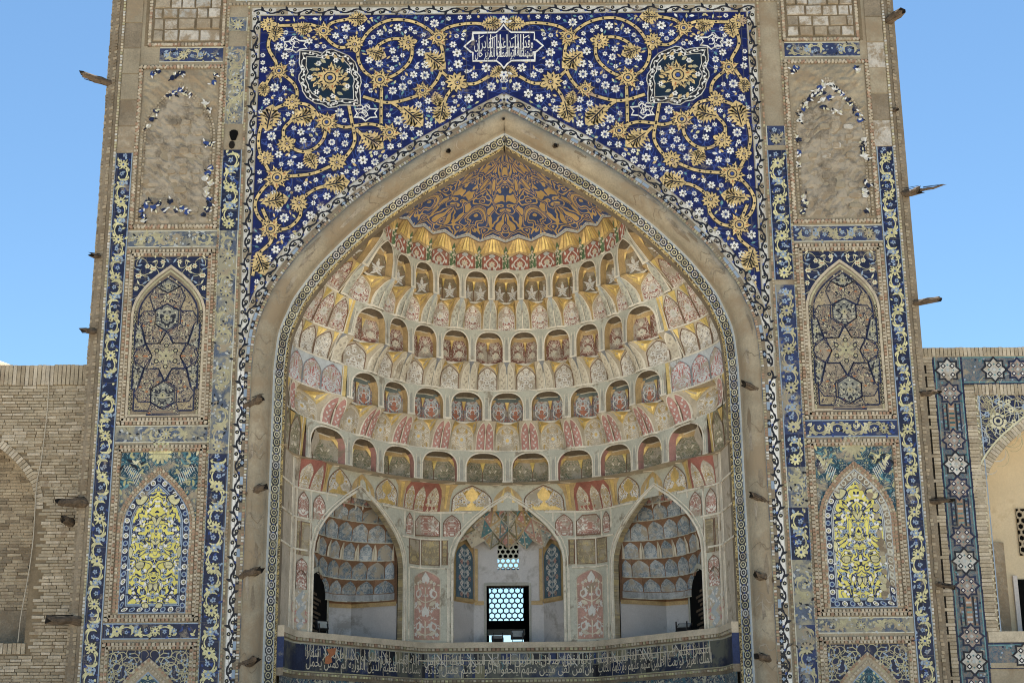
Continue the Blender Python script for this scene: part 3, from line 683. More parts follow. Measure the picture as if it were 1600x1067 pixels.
for sg in (-1, 1):                   # the image coordinates are of the left half (x < 0); the right one mirrors it
    mx = -sg
    fm = lambda u, v, h, mx=mx: (mx * u, -h, v)
    g = G(); c = Cv(g, fm); ph = offset_arch(-.48)[:APEX_I + 1]
    c.mono([22.98] + [p[1] for p in ph[::-1] if p[1] > 13.2], [-7.13] * (1 + sum(p[1] > 13.2 for p in ph)), [0] + [max(min(p[0], 0), -7.12) for p in ph[::-1] if p[1] > 13.2], "cobalt_tile", .012, 3)
    sp = put(g, "spandrel", portal)
    rnd = random.Random(5 if sg < 0 else 5)
    def inside(x, z, m=.12): return x > -7.13 + m and z < 22.98 - m and x < -.02 and abs(x) > extrados(z - .56 - m) + .02 and (z > 19.9 or abs(x) > extrados(z - m * 1.2) + .42 + m * .6)
    stems = [stem_pts(p) for p in STEMS]
    occ = []                         # what is already drawn: (x, z, r)
    for p in stems: occ += [(x, z, .13) for x, z in p]
    pl = [(*zz(p), .30 * p[2]) for p in PALMS]; occ += [(x, z, r * .95) for x, z, r in pl]
    lv = []
    for x, y, a, l in LEAVES:
        X, Z = zz((x, y)); L_ = l / 2.667 * .0178 * 1.5; lv.append((X, Z, R(a), L_))
        occ += [(X + L_ * t * math.cos(R(a)), Z + L_ * t * math.sin(R(a)), .15) for t in (.2, .5, .8)]
    occ.append((LC[0], LC[1], .95)); occ += [(x, z, .1) for x, z in lobe(1)]
    occ += [(x, z, .16) for x, z in CART] + [(x / 10, 21.93 + d, .2) for x in range(-9, 1, 2) for d in (-.25, .05, .3)]
    small = [at(452 + 10, 60 + 12), at(572, 178)]; occ += [(x, z, .3) for x, z in small]
    fl = []
    for k in range(11000):            # white blossoms wherever there is room
        x, z = rnd.uniform(-7.1, 0), rnd.uniform(14, 22.95); r = rnd.choice([.115, .13, .105, .14]) if k < 5000 else .075
        if not inside(x, z, r + .02): continue
        if all((x - a) ** 2 + (z - b) ** 2 > (r * (.95 if q < .2 else 1) + q) ** 2 for a, b, q in occ): fl.append((x, z, r)); occ.append((x, z, r + (.05 if r > .1 else .03)))
    # stems, thin vines, buds: one joined inlay
    g = G(); c = Cv(g, fm)
    for x, z, r in fl:               # blue tendrils behind the blossoms
        for k in range(3):
            a_ = rnd.uniform(0, 6.28)
            if inside(x + .3 * math.cos(a_), z + .3 * math.sin(a_), .05) and inside(x, z, .22): c.curl((x, z), a_, .32, rnd.uniform(-.6, .6), .026, "sky_vine", .0145, 7)
    for k in range(7000):
        x, z = rnd.uniform(-7.1, 0), rnd.uniform(13.6, 22.95)
        if not inside(x, z, .07) or any((x - a) ** 2 + (z - b) ** 2 < (q + .03) ** 2 for a, b, q in occ): continue
        occ.append((x, z, .045)); m = rnd.choice(["white_tile", "gold_tile", "gold_tile", "yellow_tile", "sky_vine", "teal_pale"])
        a = rnd.uniform(0, 6.28); c.leaf((x - .05 * math.cos(a), z - .05 * math.sin(a)), a, rnd.uniform(.1, .17), rnd.uniform(.05, .085), m, .0165)
        if m != "sky_vine": c.rib([(x, z), (x - .16 * math.cos(a), z - .16 * math.sin(a))], .018, "sky_vine", .0155)
    for p in stems:
        p = [q for q in p if inside(q[0], q[1], .02)]
        if len(p) < 3: continue
        c.rib(p, .135, "black_tile", .017); c.rib(p, .085, "gold_tile", .020)
        dd = 0
        for a, b in zip(p, p[1:]):
            dd += math.dist(a, b)
            if dd > .2: dd = 0; c.disc(b, .035, "black_tile", .023, 6)
    put(g, "stem_mosaic", sp, "stuff")
    def inlay(name, me, x, z, r, rot, h, lim=True):
        o = link(name, me, sp, (mx * x, -h, z)); o.rotation_euler = (0, -rot if mx > 0 else rot + math.pi, 0); o.scale = (r, 1, r)
        return o
    for i, (x, z, r) in enumerate(fl):
        inlay("blossom", MF if (i * 7) % 3 else MF8, x, z, r, rnd.uniform(0, 1), .0265)
    for i, (x, z, r) in enumerate(pl):
        if inside(x, z, .1): inlay("palmette", MP if i % 2 == 0 else MP2, x, z, r * (1 if i % 2 == 0 else .95), rnd.uniform(0, 6.28), .031)
    for x, z, a, L_ in lv:
        if inside(x + L_ * .6 * math.cos(a), z + L_ * .6 * math.sin(a), .08): inlay("gold_leaf", ML, x, z, L_, a, .029)
    # lobed medallion
    g = G(); c = Cv(g, fm)
    c.poly(lobe(1.04), "black_tile", .033); c.poly(lobe(.80), "green_dark", .036)
    c.rib(lobe(1.03), .030, "white_worn", .039, True); c.rib(lobe(.80), .026, "white_worn", .039, True)
    pr = lobe(.915); per = []
    for a, b in zip(pr, pr[1:] + pr[:1]):
        for t in (0, .33, .67): per.append((a[0] + (b[0] - a[0]) * t, a[1] + (b[1] - a[1]) * t))
    c.rib([(p[0] + (p[0] - LC[0]) * .035 * (1 if i % 4 < 2 else -1), p[1] + (p[1] - LC[1]) * .035 * (1 if i % 4 < 2 else -1)) for i, p in enumerate(per)], .026, "white_worn", .039, True)
    for i, p in enumerate(per[::2]): c.leaf(p, i * 1.3, .1, .06, "white_tile", .040)
    for k in range(26):
        a = k * 2.4; r = .3 + .30 * (k % 4) / 3; c.leaf((LC[0] + r * math.cos(a), LC[1] + r * math.sin(a)), a + .7, .2, .1, "gold_tile" if k % 2 else "cream_worn", .039)
    for k in range(7):
        a = k * .9 + .4; c.flower((LC[0] + .58 * math.cos(a), LC[1] + .58 * math.sin(a)), .085, "white_tile", "black_tile", .041, 6)
    md = put(g, "lobed_medallion", sp)
    inlay("palmette", MP, LC[0], LC[1], .46, .8, .047)
    for (x, z), rt in zip(small, (.6, .5)):       # the two small star cartouches
        g = G(); c = Cv(g, fm)
        q = [(x + r * math.cos(a + rt) * 1.25, z + r * math.sin(a + rt) * .8) for a, r in [(k * math.pi / 6, .3 if k % 2 == 0 else .2) for k in range(12)]]
        c.poly(q, "cobalt_tile", .033); c.rib(q, .04, "white_tile", .037, True)
        for k in range(7): c.curl((x + rnd.uniform(-.14, .10), z + rnd.uniform(-.08, .08)), rnd.uniform(0, 6.3), .2, rnd.choice((-.8, .8)), .028, "white_tile", .038, 6)
        put(g, "star_cartouche", sp)
# inscription cartouche over the apex
g = G(); c = Cv(g, facade()); c.poly(CART, "cobalt_tile", .034); c.rail(CART, .045, "white_tile", .03, .042, True)
for sg in (1,):
    for zc, a in ((22.78, 1.57), (21.02, -1.57)): c.flower((0, zc), .13, "white_tile", "blue_tile", .04, 5, a)
    c.leaf((sg * .1, 22.68), sg * .5 + (math.pi if sg < 0 else 0), .18, .08, "white_tile", .04); c.leaf((sg * .1, 21.1), -sg * .5 + (math.pi if sg < 0 else 0), .18, .08, "white_tile", .04)
ct = put(g, "inscription_cartouche", portal)
g = G(); c = Cv(g, facade())
write(c, "وقدر سيد عبد القادر ن", -.86, .86, 21.86, .52, "white_tile", .046)
write(c, "شهنشاه ابوالمظفر العزيز خان", -.84, .84, 21.58, .42, "white_tile", .046)
for x in (-.72, -.38, -.2, -.1, .1, .34, .42, .5, .58): c.rib([(x, 21.62), (x, 22.3)], .026, "white_tile", .046)
for sg_ in (-1, 1):
    for x, z in ((.66, 22.22), (.3, 22.2)): c.rib([(sg_ * x - .08, z - .05), (sg_ * x + .08, z + .05)], .025, "white_tile", .046)
put(g, "lettering", ct, "stuff")

# ------------------------------------------------------------------ the panels of the two towers
def panel_ground(c, x0, x1, z0, z1, m, h=.004): c.grid(x0, x1, z0, z1, 2, 2, m, h)
XC = 9.37
def rounded_loop(P, n=3):
    out = []; N = len(P)
    for i in range(N):
        a, b, c, d = P[i - 1], P[i], P[(i + 1) % N], P[(i + 2) % N]
        for k in range(n):
            t = k / n; out.append(tuple(.5 * (2 * b[j] + (c[j] - a[j]) * t + (2 * a[j] - 5 * b[j] + 4 * c[j] - d[j]) * t * t + (3 * b[j] - a[j] - 3 * c[j] + d[j]) * t ** 3) for j in (0, 1)))
    return out
def arch_panel(g, sg, x0, x1, z0, z1, apex, spring, hw, spand, wd=.22, mir=True):
    """frame + arched field; returns the canvas, mirrored pattern coordinates about the panel axis"""
    c = Cv(g, facade(sg), XC, random.uniform(0, 20))
    frame(c, x0, x1, z0, z1, wd)
    a, b = x0 + wd, x1 - wd; zb, zt = z0 + wd, z1 - wd
    vs = [spring] + [spring + (apex - spring) * t for t in AT[1:]] + [zt]
    ws = [arch_w(v, hw, spring, apex) for v in vs[:-1]] + [0]
    if spand:
        c.mono(vs, [a] * len(vs), [XC - w_ for w_ in ws], spand, .006, 3); c.mono(vs, [XC + w_ for w_ in ws], [b] * len(vs), spand, .006, 3)
    return c, a, b, zb, zt
for sg in (-1, 1):
    x0, x1 = 8.13, 10.62
    # 1 ---- bare masonry panel at the top
    g = G(); c = Cv(g, facade(sg)); panel_ground(c, x0 + .1, x1 - .1, 22.04, 25, "mortar", .004)
    frame(c, x0 + .03, x1 - .2, 22.02, 25.4, .12, sides="lrb")
    p1 = put(g, "masonry_panel", portal)
    z = 22.18; r_ = random.Random(3 + sg); row = 0
    while z < 25:
        hgt = r_.uniform(.31, .38); x = x0 + .18 + (row % 2) * .0
        wds = []
        while x < x1 - .4:
            wd = r_.uniform(.32, .62) if row % 2 == 0 or x > x0 + .3 else r_.uniform(.22, .35)
            if x + wd > x1 - .36: wd = x1 - .34 - x
            if wd > .1:
                g = G(); d = r_.uniform(.02, .06); e = .012
                q = [(x + e + r_.uniform(0, .02), z + e + r_.uniform(0, .02)), (x + wd - e - r_.uniform(0, .02), z + e + r_.uniform(0, .02)), (x + wd - e - r_.uniform(0, .02), z + hgt - e), (x + e + r_.uniform(0, .02), z + hgt - e - r_.uniform(0, .02))]
                cc = Cv(g, facade(sg)); lo = [cc.P(*p, .0) for p in q]; cx, cz = x + wd / 2, z + hgt / 2
                hi = [cc.P(cx + (p[0] - cx) * .93, cz + (p[1] - cz) * .9, d) for p in q]
                m = r_.choice(["stone_a", "stone_a", "stone_b", "stone_c"] if (x < x1 - .8) == (sg < 0) or row > 1 else ["stone_c", "ruin_plaster", "stone_a"])
                g.f(tuple(hi), m)
                for i in range(4): g.f((lo[i], lo[(i + 1) % 4], hi[(i + 1) % 4], hi[i]), m)
                put(g, "stone", p1)
            x += wd
        z += hgt; row += 1
    # 2 ---- ruined arched panel, tiles mostly lost
    g = G(); c, a, b, zb, zt = arch_panel(g, sg, x0, x1, 16.36, 21.42, 20.84, 19.2, 1.02, None, .14)
    nz, nx = 46, 20; rr = random.Random(11 + sg)
    I = [[c.P(a + (b - a) * i / nx, zb + (zt - zb) * j / nz, .003 + (rr.uniform(0, .055) if 0 < i < nx and 0 < j < nz else 0) - (.02 if zb + (zt - zb) * j / nz < 20.2 else 0)) for i in range(nx + 1)] for j in range(nz + 1)]
    for j in range(nz):
        for i in range(nx): 
            xm, zm = a + (b - a) * (i + .5) / nx, zb + (zt - zb) * (j + .5) / nz
            g.f((I[j][i], I[j][i + 1], I[j + 1][i + 1], I[j + 1][i]), "ruin_plaster" if abs(xm - XC) < arch_w(zm, 1.02, 19.2, 20.84) else "plaster")
    pts = [(XC + x, z) for x, z in arch_pts(1.04, zb, 19.2, 20.84)]
    f, L = along(pts, sg); dentil(Cv(g, f), .05, L - .05, 0, .06, .095, ("plaster", "brick_c", "brick_a"), .05); dentil(Cv(g, f), .05, L - .05, -.085, .05, .09, ("plaster_dark", "brick_a"), .04)
    p2 = put(g, "ruined_panel", portal)
    for k in range(26):                       # masonry showing through the plaster
        x, z = rr.uniform(a + .15, b - .4), rr.uniform(zb + .1, 20.0); wd, hg = rr.uniform(.22, .42), rr.uniform(.16, .26)
        x = a + round((x - a) / .36) * .36 + .03; z = zb + round((z - zb) / .3) * .3
        if x + wd > b - .08: continue
        g = G(); cc = Cv(g, facade(sg)); n = 8; d = rr.uniform(.035, .05)
        q = [(x + wd * (.5 + .5 * (abs(math.cos(t)) ** .5) * (1 if math.cos(t) > 0 else -1) * rr.uniform(.7, 1)), z + hg * (.5 + .5 * (abs(math.sin(t)) ** .5) * (1 if math.sin(t) > 0 else -1) * rr.uniform(.7, 1))) for t in [6.2832 * i / n + .3 for i in range(n)]]
        lo = [cc.P(*p, .0) for p in q]; hi = [cc.P(x + wd / 2 + (p[0] - x - wd / 2) * .9, z + hg / 2 + (p[1] - z - hg / 2) * .88, d) for p in q]
        m = rr.choice(["stone_c", "stone_a", "ruin_plaster", "plaster", "ruin_plaster"]); g.f(tuple(hi), m)
        for i in range(n): g.f((lo[i], lo[(i + 1) % n], hi[(i + 1) % n], hi[i]), m)
        put(g, "stone", p2)
    g = G(); c = Cv(g, facade(sg))            # surviving tile fragments
    def frag(x, z, s=1.0):
        n = 9; q = [(x + s * rr.uniform(.05, .12) * math.cos(6.2832 * i / n), z + s * rr.uniform(.045, .11) * math.sin(6.2832 * i / n)) for i in range(n)]
        c.fan((x, z), q, rr.choice(["navy_tile", "blue_tile", "white_worn", "navy_tile"]), .052)
        for k in range(3): c.leaf((x + rr.uniform(-.08, .08), z + rr.uniform(-.08, .08)), rr.uniform(0, 6), .12, .05, rr.choice(["white_tile", "cream_tile", "black_tile"]), .056)
    spots = []
    if sg < 0:
        spots += [(8.42 + rr.uniform(-.06, .12), z) for z in np.arange(16.75, 18.2, .16)] + [(9.0 + k * .16, 16.95 + rr.uniform(-.1, .25)) for k in range(8)] + [(10.2 + rr.uniform(-.1, .1), 16.6 + .15 * k) for k in range(4)] + [(9.4 + k * .15 - .3, 20.62 - .09 * abs(k - 2)) for k in range(5)] + [(8.65, 20.2), (8.5, 20.0), (8.4, 18.9), (8.55, 18.95), (10.2, 21.15), (10.05, 21.2), (9.5, 21.1), (9.35, 21.15), (9.6, 21.0), (8.4, 21.1), (8.42, 20.85), (10.15, 19.7), (10.25, 19.5), (10.05, 19.95)]
    else:
        spots += [(XC + s_ * arch_w(z, .92, 19.2, 20.7), z) for s_ in (-1, 1) for z in (19.5, 19.65, 19.85, 20.0, 20.15, 20.3, 20.4, 20.5, 20.6)] + [(9.1, 20.3), (9.25, 20.35), (9.2, 20.15), (9.4, 20.2), (9.5, 19.8), (9.65, 19.75), (9.2, 19.9)] + [(8.42 + rr.uniform(-.03, .08), z) for z in (18.9, 18.5, 18.1, 16.9, 17.0, 17.15, 16.7)] + [(10.3 + rr.uniform(-.08, .08), z) for z in (18.9, 18.75, 18.6, 18.4, 18.3, 17.6, 17.5, 17.35, 17.2, 16.7)] + [(8.5, 21.15), (8.42, 21.05), (10.25, 21.15), (10.3, 21.05)]
    for x, z in spots: frag(x, z)
    put(g, "tile_fragment", p2, "stuff")
    # 3 ---- star panel
    g = G(); c, a, b, zb, zt = arch_panel(g, sg, x0, x1, 10.70, 15.75, 15.28, 13.9, 1.02, "navy_tile", .22)
    r3 = random.Random(31)
    for k in range(46):                        # sprigs in the spandrel
        x, z = r3.uniform(.05, 1.0), r3.uniform(14.0, 15.5)
        if z > arch_z(x, 1.02, 13.9, 15.28) + .08:
            for q in (-1, 1):
                if k % 3 == 0: c.flower((XC + q * x, z), .075, "cream_tile", "rust_tile", .010, 6)
                else: c.leaf((XC + q * x, z), (k * 1.1) if q > 0 else math.pi - k * 1.1, .16, .05, "cream_tile" if k % 2 else "pale_blue", .010); c.curl((XC + q * x, z), k if q > 0 else math.pi - k, .2, .5 * q, .022, "cream_worn", .009, 6)
    c.archfill(XC, 1.02, zb, 13.9, 15.28, "plaster_dark", .007); c.archfill(XC, .82, zb + .18, 13.75, 14.95, "mosaic_brown", .010)
    for hw_, ap, zz0, m, wd in ((1.0, 15.25, zb, "brick_pale", .07), (.92, 15.12, zb + .06, "cream_worn", .05), (.82, 14.95, zb + .18, "navy_tile", .045)):
        c.archline(XC, hw_, zz0, 13.85, ap, wd, m, .016)
    for q in (-1, 1):                           # dark lattice strip between the frame lines
        for k in range(22): c.ring((XC + q * .905 , zb + .25 + k * .13), .045, .022, "black_tile", .018, 4)
    c.rib([(XC - .8, zb + .18), (XC + .8, zb + .18)], .045, "navy_tile", .016); c.rib([(a, zb + .05), (b, zb + .05)], .05, "brick_pale", .014)
    p3 = put(g, "star_panel", portal)
    def wz(p): return (XC + (p[0] - 826) * .00553 * .93, 10.97 + (848 - p[1]) * .0058)
    def up_down(p): return [(x, 1120 - y) for x, y in p]
    hexa = [(835, 303), (897, 335), (895, 400), (830, 436), (770, 400), (770, 335)]
    star = [(828, 440), (862, 497), (935, 500), (900, 560), (925, 620), (862, 620), (826, 680), (790, 620), (722, 620), (750, 560), (722, 500), (793, 497)]
    kite1 = [(893, 335), (960, 338), (988, 380), (965, 408), (938, 497), (862, 497), (832, 440), (895, 400)]
    sidehex = [(968, 412), (1000, 398), (1000, 524), (941, 500)]
    arrow = [(900, 560), (940, 502), (990, 535), (1000, 560), (990, 585), (940, 618)]
    top = [(835, 175), (900, 213), (835, 245), (770, 213)]; bow = [(770, 213), (835, 247), (900, 213), (932, 265), (905, 333), (835, 300), (765, 333), (738, 265)]
    low = [(760, 785), (825, 820), (890, 785), (915, 845), (735, 845)]
    def piece(poly, m, name="mosaic_star"):
        g = G(); cc = Cv(g, facade(sg), XC, random.uniform(0, 30)); q = [wz(p) for p in poly]
        n = len(q); cx, cz = sum(p[0] for p in q) / n, sum(p[1] for p in q) / n
        (cc.ngon if len(poly) == 8 and poly[0][0] in (893, 759) else lambda q_, m_, h_: cc.fan((cx, cz), q_, m_, h_))(q, m, .018); cc.rib(q, .028, "navy_tile", .022, True)
        if m == "mosaic_grey":
            for k in range(6): cc.disc((cx + .17 * math.cos(k * 1.047), cz + .17 * math.sin(k * 1.047)), .03, "black_tile", .022, 6); cc.disc((cx + .27 * math.cos(k * 1.047 + .5), cz + .27 * math.sin(k * 1.047 + .5)), .026, "cream_tile", .022, 5)
            cc.flower((cx, cz), .09, "cream_worn", "black_tile", .022, 6)
        elif m == "mosaic_gold":
            for k in range(6): cc.leaf((cx, cz), k * 1.047 + .52, .42, .09, "cream_worn", .021); cc.ring((cx + .3 * math.cos(k * 1.047 + .52), cz + .3 * math.sin(k * 1.047 + .52)), .06, .025, "black_tile", .022, 6)
            cc.flower((cx, cz), .11, "cream_worn", "black_tile", .024, 8)
        else:
            rq = random.Random(n)
            for k in range(9):
                t = rq.uniform(.2, .75); p = q[k % n]; e = (cx + (p[0] - cx) * t, cz + (p[1] - cz) * t)
                cc.leaf(e, k * 2.1, .10, .045, "cream_worn" if k % 3 else "rust_tile", .021)
        put(g, name, p3)
    piece(star, "mosaic_gold")
    for fl_ in (lambda p: p, up_down):
        piece(fl_(hexa), "mosaic_grey", "mosaic_hexagon"); 
        for mir in (lambda p: p, lambda p: [(1652 - x, y) for x, y in p]): piece(mir(fl_(kite1)), "mosaic_dark"); piece(mir(fl_(sidehex)), "mosaic_grey", "mosaic_hexagon")
    for mir in (lambda p: p, lambda p: [(1652 - x, y) for x, y in p]): piece(mir(arrow), "mosaic_dark")
    piece(top, "mosaic_grey", "mosaic_hexagon"); piece(bow, "mosaic_dark"); piece(low, "mosaic_dark")
    # 4 ---- yellow arabesque panel
    g = G(); c, a, b, zb, zt = arch_panel(g, sg, x0, x1, 5.42, 10.15, 9.55, 8.0, 1.03, "mosaic_teal", .2)
    r4 = random.Random(41)
    sunm = "yellow_tile" if sg < 0 else "cream_worn"
    c.flower((XC, zt), .33, sunm, None, .012, 14, 0, .6)
    for q in (-1, 1):
        for k in range(9): c.rib([(XC + q * (.62 + .04 * k), 9.05 + .05 * k), (XC + q * (.5 + .045 * k), 9.35 + .03 * k)], .02, "white_worn", .012)
        for k in range(10): c.leaf((XC + q * r4.uniform(.5, .98), r4.uniform(9.0, 9.85)), r4.uniform(0, 6), .22, .07, r4.choice(["cream_worn", "teal_pale", "yellow_tile" if sg > 0 else "cream_tile", "black_tile"]), .011)
        if sg > 0: c.fan((XC + q * .88, 9.45), [(XC + q * (.88 + .14 * math.cos(t)), 9.45 + .25 * math.sin(t)) for t in np.arange(0, 6.28, .7)], "navy_tile", .009); [c.leaf((XC + q * .85, 9.3 + .08 * k), 1.57 + q * (.8 - .5 * k), .25, .08, "yellow_tile", .012) for k in range(4)]
    c.archfill(XC, 1.03, zb, 8.0, 9.55, "brick_a", .008); pts = [(XC + x, z) for x, z in arch_pts(1.0, zb, 8.0, 9.51)]
    f, L = along(pts, sg); dentil(Cv(g, f), .03, L - .03, .0, .07, .1, ("brick_rose", "brick_pale", "brick_rose"), .045); dentil(Cv(g, f), .03, L - .03, -.085, .055, .1, ("brick_pale", "brick_rose"), .035)
    navy = "navy_tile"
    c.archfill(XC, .89, zb + .02, 8.0, 9.33, navy, .012); c.archfill(XC, .66, zb + .26, 7.9, 9.02, "p_yellow", .014, 8)
    # ring chain round the field
    pts = [(XC + x, z) for x, z in arch_pts(.80, zb + .12, 8.0, 9.22)] + [(XC - .80, zb + .12)]
    f, L = along(pts, sg); n = int(L / .2); cc = Cv(g, f)
    for k in range(n):
        s_ = (k + .5) * L / n; fad = sg > 0 and (s_ > L * .30 and s_ < L * .78)
        cc.ring((s_, 0), .06, .03, "m_grey" if fad else "white_tile" if k % 2 else "pale_blue", .017, 8); cc.disc((s_, 0), .03, "plaster" if fad else "yellow_tile" if k % 2 else "blue_tile", .018, 6)
        if fad: cc.grid(s_ - .1, s_ + .1, -.085, .085, 1, 1, "plaster_dark" if k % 3 else "m_greydark", .0155)
    for hw_, ap, zz0 in ((.70, 9.08, zb + .22), (.66, 9.02, zb + .26), (.88, 9.32, zb + .03)): c.archline(XC, hw_, zz0, 7.95, ap, .028, "pale_blue" if sg < 0 else "m_greyblue", .018); c.rib([(XC - hw_, zz0), (XC + hw_, zz0)], .028, "pale_blue", .018)
    # vines: mirrored scrolls with white beads, then yellow leaves
    def field(x, z, m=.03): return x < arch_w(z, .66, 7.9, 9.02) - m and zb + .28 + m < z
    for k in range(96):
        x, z = r4.uniform(0, .64), r4.uniform(zb + .3, 9.0)
        if not field(x, z): continue
        for q in (-1, 1):
            t = k % 4
            if t == 0: c.disc((XC + q * x, z), .042, "white_tile", .024, 6)
            elif t == 1: c.leaf((XC + q * x, z), k if q > 0 else math.pi - k, .14, .055, "white_tile", .022)
            elif t == 2: c.flower((XC + q * x, z), .06, "pale_blue", "navy_tile", .023, 5)
            else: c.leaf((XC + q * x, z), k if q > 0 else math.pi - k, .15, .05, "navy_tile", .021)
    YS = [[(720, 165), (745, 163), (752, 182), (720, 188)], [(765, 200), (800, 188), (806, 213), (838, 212), (822, 242), (788, 236)], [(768, 255), (792, 243), (800, 263), (832, 268), (842, 290), (812, 297), (790, 304), (768, 288)], [(720, 345), (748, 300), (736, 292), (720, 312)],
          [(748, 338), (772, 328), (792, 348), (822, 383), (832, 392), (788, 393), (758, 372)], [(720, 412), (744, 398), (738, 418), (720, 428)], [(745, 420), (767, 408), (779, 440), (774, 487), (748, 484), (762, 450)], [(828, 450), (847, 428), (852, 470), (838, 492)],
          [(720, 535), (736, 503), (745, 490), (720, 488)], [(768, 505), (803, 503), (818, 520), (802, 538), (773, 532)], [(742, 528), (757, 560), (792, 573), (822, 583), (828, 597), (780, 594), (748, 582), (732, 555)], [(738, 600), (745, 610), (737, 642), (722, 626), (722, 604)],
          [(758, 620), (777, 608), (793, 640), (803, 668), (833, 688), (843, 712), (798, 703), (777, 670)], [(748, 688), (774, 698), (763, 717), (733, 712)], [(828, 330), (845, 318), (850, 360), (838, 372)], [(830, 560), (848, 545), (850, 585), (838, 590)], [(815, 625), (840, 612), (846, 650), (830, 652)], [(800, 420), (818, 410), (815, 445), (800, 450)]]
    for P_ in YS[1:14:2]:
        for q in (-1, 1):
            w_ = [(XC + q * (x - 720) * .0053, 5.72 + (725 - y) * .00575) for x, y in P_]
            cx = sum(p[0] for p in w_) / len(w_); cz = sum(p[1] for p in w_) / len(w_)
            w_ = rounded_loop(w_)
            w2 = [(cx + (p[0] - cx) * 1.0, cz + (p[1] - cz) * 1.0) for p in w_]
            c.poly(w2, "navy_tile", .0255); c.poly([(cx + (p[0] - cx) * .82, cz + (p[1] - cz) * .82) for p in w_], "yellow_tile", .028)
            if abs(x - 720) < 20 and q > 0: pass
    p4 = put(g, "yellow_panel", portal)
    if sg > 0:                                  # its glaze has weathered off round the edges
        g = G(); c = Cv(g, facade(sg)); rw = random.Random(9)
        for k in range(34):
            z = rw.uniform(5.9, 8.95); hw_ = arch_w(z, .66, 7.9, 9.02); x = XC + rw.choice((-1, 1, 1)) * hw_ * rw.uniform(.78, 1.0)
            if z < 8.3 and x < XC: continue
            c.fan((x, z), [(x + rw.uniform(.05, .12) * math.cos(t), z + rw.uniform(.05, .13) * math.sin(t)) for t in np.arange(0, 6.28, .9)], rw.choice(["plaster_dark", "cream_worn", "plaster"]), .032)
        put(g, "bare_patch", p4, "stuff")
    # 5 ---- top of the lowest panel
    g = G(); c, a, b, zb, zt = arch_panel(g, sg, x0, x1, .6, 4.89, 4.5, 3.0, 1.0, "navy_tile", .2)
    r5 = random.Random(51)
    for k in range(60):
        x, z = r5.uniform(.05, 1.02), r5.uniform(3.2, 4.66)
        if z > arch_z(x, 1.0, 3.0, 4.5) + .07:
            for q in (-1, 1): c.curl((XC + q * x, z), k if q > 0 else math.pi - k, .26, .75 * q, .028, "cream_worn", .011, 8); c.disc((XC + q * x, z), .028, "pale_blue", .013, 5)
    c.archfill(XC, 1.0, zb, 3.0, 4.5, "brick_a", .008); c.archfill(XC, .76, zb, 2.9, 4.12, "mosaic_teal", .013)
    pts = [(XC + x, z) for x, z in arch_pts(.97, zb, 3.0, 4.45)]; f, L = along(pts, sg); dentil(Cv(g, f), .03, L - .03, 0, .06, .1, ("brick_pale", "brick_rose"), .045); dentil(Cv(g, f), .03, L - .03, -.15, .06, .1, ("brick_pale", "brick_c"), .035)
    c.archline(XC, .76, zb, 2.9, 4.12, .03, "pale_blue", .018)
    put(g, "arched_panel", portal)
# put-log hole left of the arch, its shade a flat black patch, and its stain
g = G(); c = Cv(g, facade(-1)); c.fan((7.78, 19.18), [(7.78 + .12 * math.cos(t) * (1 + .2 * math.sin(3 * t)), 19.2 + .2 * math.sin(t) * (1 + .15 * math.cos(2 * t))) for t in np.arange(0, 6.28, .5)], "void_shade", .022)
c.fan((7.82, 18.9), [(7.82 + .09 * math.cos(t), 18.9 + .13 * math.sin(t)) for t in np.arange(0, 6.28, .8)], "wood_dark", .022)
put(g, "putlog_hole", portal)

# ------------------------------------------------------------------ the deep niche: lower wall on a half-octagon
IN_NICHE = True
def intr(z): return intrados(NICHE_K * z + NICHE_O[2]) / NICHE_K
PL = [(-6.01, -.38), (-5.9, 1.3), (-2.6, 5.9), (2.6, 5.9), (5.9, 1.3), (6.01, -.38)]
def rounded(P, r=.28, n=5):
    out = [P[0]]
    for i in range(1, len(P) - 1):
        a, b, c = (np.array(P[i + k], float) for k in (-1, 0, 1)); u = (a - b) / np.hypot(*(a - b)); v = (c - b) / np.hypot(*(c - b))
        for k in range(n):
            t = k / (n - 1); p, q = b + u * r, b + v * r
            out.append(tuple((1 - t) ** 2 * p + 2 * t * (1 - t) * b + t * t * q))
    return out + [P[-1]]
PLR = np.array(rounded(PL)); _d = np.diff(PLR, axis=0); _l = np.hypot(_d[:, 0], _d[:, 1]); SC = np.concatenate([[0], np.cumsum(_l)]); SC -= SC[-1] / 2
SMAX = float(SC[-1]); Y0 = .5
_t = _d / _l[:, None]; TV = np.vstack([_t[:1], (_t[:-1] + _t[1:]) / 2, _t[-1:]])
Z9, ZB, RB = 9.2, 10.03, 5.35
def wall(s, z, h):
    x, y = float(np.interp(s, SC, PLR[:, 0])), float(np.interp(s, SC, PLR[:, 1]))
    tx, ty = float(np.interp(s, SC, TV[:, 0])), float(np.interp(s, SC, TV[:, 1])); n = math.hypot(tx, ty); nx, ny = ty / n, -tx / n
    x += nx * h; y += ny * h
    if z > Z9:
        t = min((z - Z9) / (ZB - Z9), 1.2); t = t ** 1.4; r = math.hypot(x, y - Y0); k = 1 + ((RB - h) / r - 1) * t; 
        if abs(s) > 7.6: k = 1 + (k - 1) * max(0, 1 - (abs(s) - 7.6) / .6)
        x *= k; y = Y0 + (y - Y0) * k
    return (x, y, z)
CA = dict(c=0.0, hw=1.66, sp=7.7, ap=9.66); SA = dict(c=5.45, hw=1.95, sp=7.45, ap=9.53); FLOOR = 5.27
def opening(s):
    for A in (CA, SA, dict(SA, c=-SA['c'])):
        if abs(s - A['c']) < A['hw']: return arch_z(s - A['c'], A['hw'], A['sp'], A['ap'])
    return FLOOR
